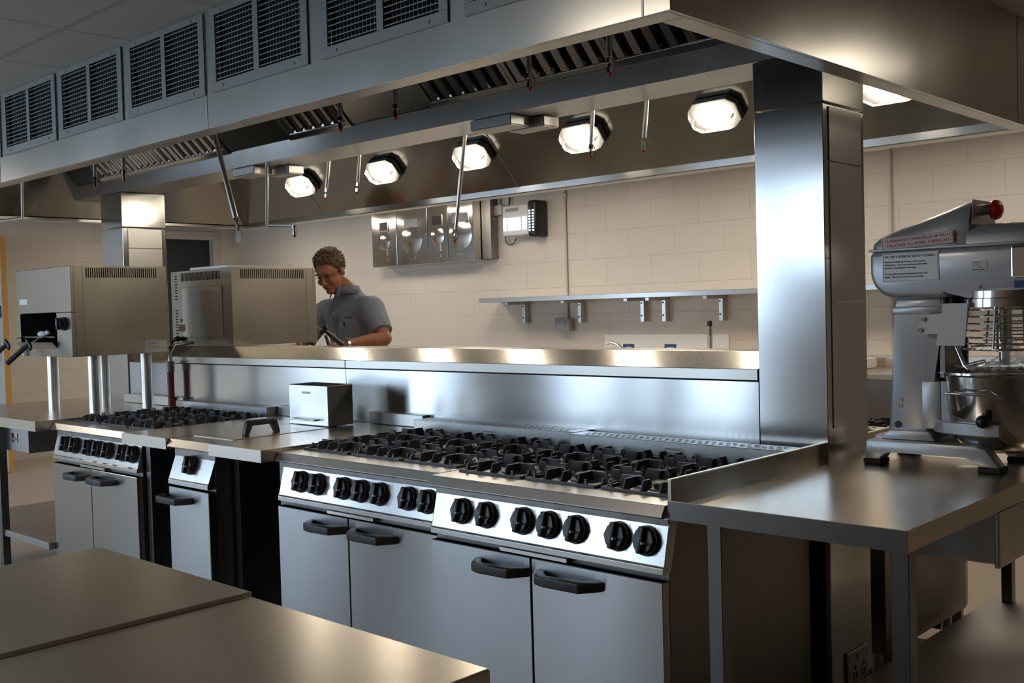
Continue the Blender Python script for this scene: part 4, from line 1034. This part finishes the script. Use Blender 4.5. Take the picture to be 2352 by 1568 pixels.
def H(p): return HC + HR @ (Vector(p)*HS)
b = MB()
def he(mb, c, r, rot=None): mb.sph(H(c), 1, tuple(v*HS for v in r), HR @ rot if rot else HR, 24)
he(b, (0, .018, .035), (.077, .096, .086)); he(b, (0, -.028, -.035), (.060, .066, .082)); he(b, (0, -.022, .02), (.067, .070, .07))
he(b, (0, -.070, -.098), (.028, .022, .018)); he(b, (0, -.020, -.082), (.050, .055, .030))
for sx in (-1, 1):
    he(b, (sx*.036, -.075, -.030), (.022, .018, .022)); he(b, (sx*.079, .010, -.008), (.009, .019, .031)); he(b, (sx*.030, -.088, .026), (.024, .010, .008))
    he(b, (sx*.012, -.104, -.032), (.008, .010, .008))
he(b, (0, -.082, -.060), (.027, .020, .020))
b.tube([H((0, -.086, .018)), H((0, -.104, -.008)), H((0, -.118, -.028)), H((0, -.100, -.036))], .01, 12, rads=[.010, .011, .014, .009])
NB = Vector((-5.622, 4.375, 1.525))
b.tube([H((0, .025, -.03)), H((0, .040, -.085)), NB+Vector((0, -.01, .045)), NB+Vector((0, .01, -.06))], .06, 20, rads=[.062, .062, .064, .075])
# arms: shoulder, elbow, wrist
LS, LE, LW = Vector((-5.415, 4.405, 1.435)), Vector((-5.205, 4.335, 1.235)), Vector((-5.285, 4.065, 1.205))
RS, RE, RW_ = Vector((-5.815, 4.345, 1.425)), Vector((-5.935, 4.20, 1.19)), Vector((-5.72, 3.99, 1.185))
# trunk under the shirt
b.loft([((-5.62, 4.50, .93), (.165, 0, 0), (0, .115, 0)), ((-5.62, 4.50, 1.05), (.155, 0, 0), (0, .105, 0)), ((-5.62, 4.46, 1.22), (.165, .02, 0), (-.01, .108, .02)), ((-5.62, 4.42, 1.38), (.185, .03, 0), (-.01, .105, .02)), ((-5.625, 4.40, 1.47), (.12, .02, 0), (0, .075, 0)), ((-5.625, 4.385, 1.53), (.06, 0, 0), (0, .06, 0))])
for A, E_, Wp in ((LS, LE, LW), (RS, RE, RW_)):
    b.sph(A, .062); m1 = A.lerp(E_, .5); m2 = E_.lerp(Wp, .3)
    b.tube([A, m1, E_], .05, 16, rads=[.058, .052, .043]); b.sph(E_, .044); b.tube([E_, m2, E_.lerp(Wp, .75), Wp], .04, 16, rads=[.042, .047, .034, .028])
# hands: palm, four unequal bent fingers, thumb from the side of the palm
def hand(Wp, d, up, side, curl):
    d, up, side = Vector(d).normalized(), Vector(up).normalized(), Vector(side).normalized()
    pc = Wp + d*.055
    rot = Matrix((side, d, up)).transposed()
    b.sph(Wp+d*.012, .030, (1, 1, .75), rot); b.sph(pc, 1, (.042, .052, .019), rot)
    for k, (o_, L) in enumerate(((-.030, .066), (-.010, .078), (.011, .074), (.031, .060))):
        p0 = Wp + d*.088 + side*o_; c = curl
        p1 = p0 + (d*math.cos(c*.4)-up*math.sin(c*.4))*L*.42; p2 = p1 + (d*math.cos(c*1.1)-up*math.sin(c*1.1))*L*.34; p3 = p2 + (d*math.cos(c*1.7)-up*math.sin(c*1.7))*L*.28
        b.tube([p0-d*.02, p0, p1, p2, p3], .009, 10, rads=[.009, .0098, .009, .0084, .0072]); b.sph(p3, .0072)
    t0 = Wp + d*.028 - side*.030; t1 = t0 + (d*.6-side*.75-up*.2)*.036; t2 = t1 + (d*.85-side*.15-up*.45)*.034
    b.tube([t0+side*.012, t0, t1, t2], .01, 10, rads=[.013, .012, .0105, .0085]); b.sph(t2, .0085)
hand(LW, (-.80, -.35, .0), (.0, -.35, .90), (.45, -.8, -.2), 1.15)
hand(RW_, (.75, -.55, .0), (0, -.2, .95), (-.5, -.8, 0), .7)
# legs and feet
for sx in (-1, 1):
    hp, kn, an = Vector((-5.62+sx*.09, 4.51, .93)), Vector((-5.62+sx*.10, 4.47, .50)), Vector((-5.62+sx*.10, 4.52, .09))
    b.tube([hp, hp.lerp(kn, .5), kn, kn.lerp(an, .35), an], .07, 18, rads=[.092, .078, .056, .058, .040]); b.sph(kn, .057)
    b.tube([an+Vector((0, .05, -.035)), an+Vector((0, -.02, -.045)), an+Vector((0, -.16, -.06))], .04, 14, rads=[.034, .042, .028])
body = bake_remesh(b, 'body', 'skin', ps, .0055, 4)
# hair
hm = MB(); hm.sph((0, .020, .040), 1, (.0845, .104, .0955), None, 48)
random.seed(5)
dl_ = []
for v in hm.bm.verts:
    x, y, z = v.co
    lim = .078 if y < -.060 else (.078-(y+.060)*1.9 if y < -.015 else (-.006 if y < .02 else (-.006-(y-.02)*.8)))
    if z < lim: dl_.append(v)
bmesh.ops.delete(hm.bm, geom=dl_, context='VERTS')
for v in hm.bm.verts:
    n = (v.co-Vector((0, .02, .04))).normalized(); k_ = random.uniform(-.0015, .0035)
    f = max(0, (-.02-v.co.y))*.16*(1 if v.co.z > .08 else .3)
    v.co = v.co + n*(k_+f)
hv = [(v.co.copy(), (v.co-Vector((0, .02, .04))).normalized()) for v in hm.bm.verts]
for p_, n_ in random.sample(hv, min(420, len(hv))):
    fr = 1 if p_.y < .01 and p_.z > .09 else 0
    d_ = (n_*(.9 if fr else .45)+Vector((random.uniform(-.35, .35), -.35 if fr else .35, -.1 if not fr else .25))).normalized()
    q_ = p_+Vector((random.uniform(-.004, .004), random.uniform(-.004, .004), 0))
    hm.cyl(q_-n_*.004, q_+d_*random.uniform(.010, .020 if fr else .014), .0062, 5, .0015)
for v in hm.bm.verts: v.co = H(v.co)
ho = hm.obj('hair', 'hair', ps, smooth=80)
so = ho.modifiers.new('thick', 'SOLIDIFY'); so.thickness = .010; so.offset = -1
for sx in (-1, 1):
    e = MB(); e.sph(H((sx*.030, -.0905, .006)), 1, tuple(v*HS for v in (.013, .006, .0045)), HR, 16); e.obj('eye', 'eye', ps, smooth=80)
    e = MB(); e.sph(H((sx*.031, -.0965, .028)), 1, tuple(v*HS for v in (.019, .005, .0035)), HR, 12); e.obj('eyebrow', 'hair', ps, smooth=80)
e = MB(); e.sph(H((0, -.1005, -.056)), 1, tuple(v*HS for v in (.022, .005, .0035)), HR, 16); e.sph(H((0, -.0995, -.063)), 1, tuple(v*HS for v in (.018, .005, .004)), HR, 16); e.obj('mouth', 'lip', ps, smooth=80)
# shirt
t_ = MB()
t_.loft([((-5.61, 4.50, .96), (.205, 0, 0), (0, .155, 0)), ((-5.61, 4.49, 1.06), (.205, 0, 0), (0, .155, 0)), ((-5.615, 4.455, 1.20), (.205, .03, 0), (-.01, .150, .03)), ((-5.62, 4.42, 1.33), (.212, .04, 0), (-.01, .140, .03)), ((-5.62, 4.405, 1.42), (.195, .035, 0), (0, .118, .02)), ((-5.622, 4.40, 1.49), (.145, .02, 0), (0, .095, .01)), ((-5.624, 4.385, 1.535), (.098, .01, 0), (0, .085, 0)), ((-5.624, 4.38, 1.565), (.075, .01, 0), (0, .074, 0))])
for A, E_ in ((LS, LE), (RS, RE)):
    t_.sph(A+Vector((0, 0, -.003)), .083); e_ = A.lerp(E_, .80)
    t_.tube([A+(A-E_)*.1, A, A.lerp(E_, .4), e_], .07, 20, rads=[.06, .085, .078, .070])
    t_.tube([A+Vector((.12 if A.x < -5.7 else -.12, .0, -.03)), A], .08, 20, rads=[.085, .082])
t_.tube([(-5.60, 4.40, 1.44), LS+Vector((-.02, 0, .02))], .07, 16, rads=[.075, .062]); t_.tube([(-5.66, 4.40, 1.44), RS+Vector((.02, 0, .02))], .07, 16, rads=[.075, .062])
shirt = bake_remesh(t_, 'shirt', 'shirt', ps, .009, 5)
nm = nd(M['shirt'], 'ShaderNodeTexNoise'); nm.inputs['Scale'].default_value = 7; nm.inputs['Detail'].default_value = 2; nm.inputs['Distortion'].default_value = 1.2
bp_ = nd(M['shirt'], 'ShaderNodeBump'); bp_.inputs['Distance'].default_value = .02; bp_.inputs['Strength'].default_value = .8
lk(M['shirt'], nm.outputs[0], bp_.inputs['Height']); lk(M['shirt'], bp_.outputs[0], M['shirt'].node_tree.nodes['Principled BSDF'].inputs['Normal'])
c_ = MB()                                        # collar: standing band with two turned points
NC = NB+Vector((0, -.012, .012))
def cp_(a, r, z): return NC + Vector((math.sin(a)*r, -math.cos(a)*r*1.05, z))
N = 28
for i in range(N):
    a0, a1 = (.16+(2*PI-.32)*i/N), (.16+(2*PI-.32)*(i+1)/N)
    q = [cp_(a0, .082, -.005), cp_(a1, .082, -.005), cp_(a1, .080, .050), cp_(a0, .080, .050)]
    c_.quad(*q)
    q = [cp_(a0, .081, .050), cp_(a1, .081, .050), cp_(a1, .098, -.002), cp_(a0, .098, -.002)]
    c_.quad(*q)
for sx in (-1, 1):
    a = .16 if sx > 0 else -.16
    c_.quad(cp_(a, .081, .048), cp_(a*3.2, .082, .050), cp_(a*3.0, .103, -.010), cp_(a*1.3, .120, -.045))
bmesh.ops.remove_doubles(c_.bm, verts=c_.bm.verts, dist=.0008)
co = c_.obj('collar', 'shirt', ps, smooth=50); so = co.modifiers.new('thick', 'SOLIDIFY'); so.thickness = .004
pk = MB()                                        # placket, pocket flap line and pen
pk.obox((-5.640, 4.280, 1.30), (.030, .006, .17), Matrix.Rotation(.17, 3, 'X'), .002)
pk.obj('placket', 'shirt', ps)
for z in (1.34, 1.27): MB().sph((-5.640, 4.283-(1.33-z)*.17-.004, z), .0055, (1, .5, 1)).obj('button', 'plate', ps, smooth=60)
MB().obox((-5.515, 4.288, 1.375), (.062, .003, .009), Matrix.Rotation(.12, 3, 'Z') @ Matrix.Rotation(.18, 3, 'X')).obj('chest_badge', 'ink', ps)
MB().obox((-5.548, 4.276, 1.335), (.009, .008, .034), Matrix.Rotation(.2, 3, 'X'), .002).obj('pen', 'black', ps)
# watch
wd = (LW-LE).normalized(); wc_ = LE.lerp(LW, .90)
ws = MB(); rot = wd.to_track_quat('Z', 'Y').to_matrix(); ws.lathe([(.033, -.009), (.036, -.009), (.036, .009), (.033, .009), (.033, -.009)], wc_, 24, rot); ws.obj('watch_strap', 'pipe', ps, smooth=40)
upw = Vector((.15, -.75, .65)); upw = (upw-wd*upw.dot(wd)).normalized()
MB().cyl(wc_+upw*.034, wc_+upw*.043, .019, 20).obj('watch_face', 'chrome', ps, smooth=40)
# trousers and shoes
tr_ = MB()
tr_.loft([((-5.62, 4.50, .82), (.185, 0, 0), (0, .135, 0)), ((-5.62, 4.50, .94), (.182, 0, 0), (0, .13, 0)), ((-5.62, 4.50, 1.0), (.172, 0, 0), (0, .122, 0))])
for sx in (-1, 1): tr_.tube([(-5.62+sx*.09, 4.51, .9), (-5.62+sx*.10, 4.48, .50), (-5.62+sx*.10, 4.52, .07)], .08, 18, rads=[.108, .080, .068])
bake_remesh(tr_, 'trousers', 'trousers', ps, .012, 4)
for sx in (-1, 1): MB().box(-5.62+sx*.10-.052, -5.62+sx*.10+.052, 4.31, 4.615, .0, .085, .03, 3).obj('shoe', 'rubber', ps, smooth=50)
# what he holds and works on
ht = LW + Vector((-.80, -.35, 0)).normalized()*.095
tl = thing('hand_tool', 'black handled steel tool in the hand of the person', 'tool', ht)
MB().tube([ht+Vector((.035, -.015, -.045)), ht+Vector((-.005, -.008, .005)), ht+Vector((-.045, 0, .060))], .012, 12, rads=[.009, .011, .009]).obj('grip', 'black', tl, smooth=50)
MB().tube([ht+Vector((-.045, 0, .060)), ht+Vector((-.07, .002, .092)), ht+Vector((-.115, .004, .102))], .004, 8).obj('steel_shank', 'chrome', tl, smooth=50)
bk = MB().obox((-5.60, 3.90, .965), (.30, .21, .006), Matrix.Rotation(.25, 3, 'X') @ Matrix.Rotation(.15, 3, 'Z')).obj('paper_sheet', 'cloth', None); tag(bk, 'white paper lying on the rear worktop under the hands', 'paper')
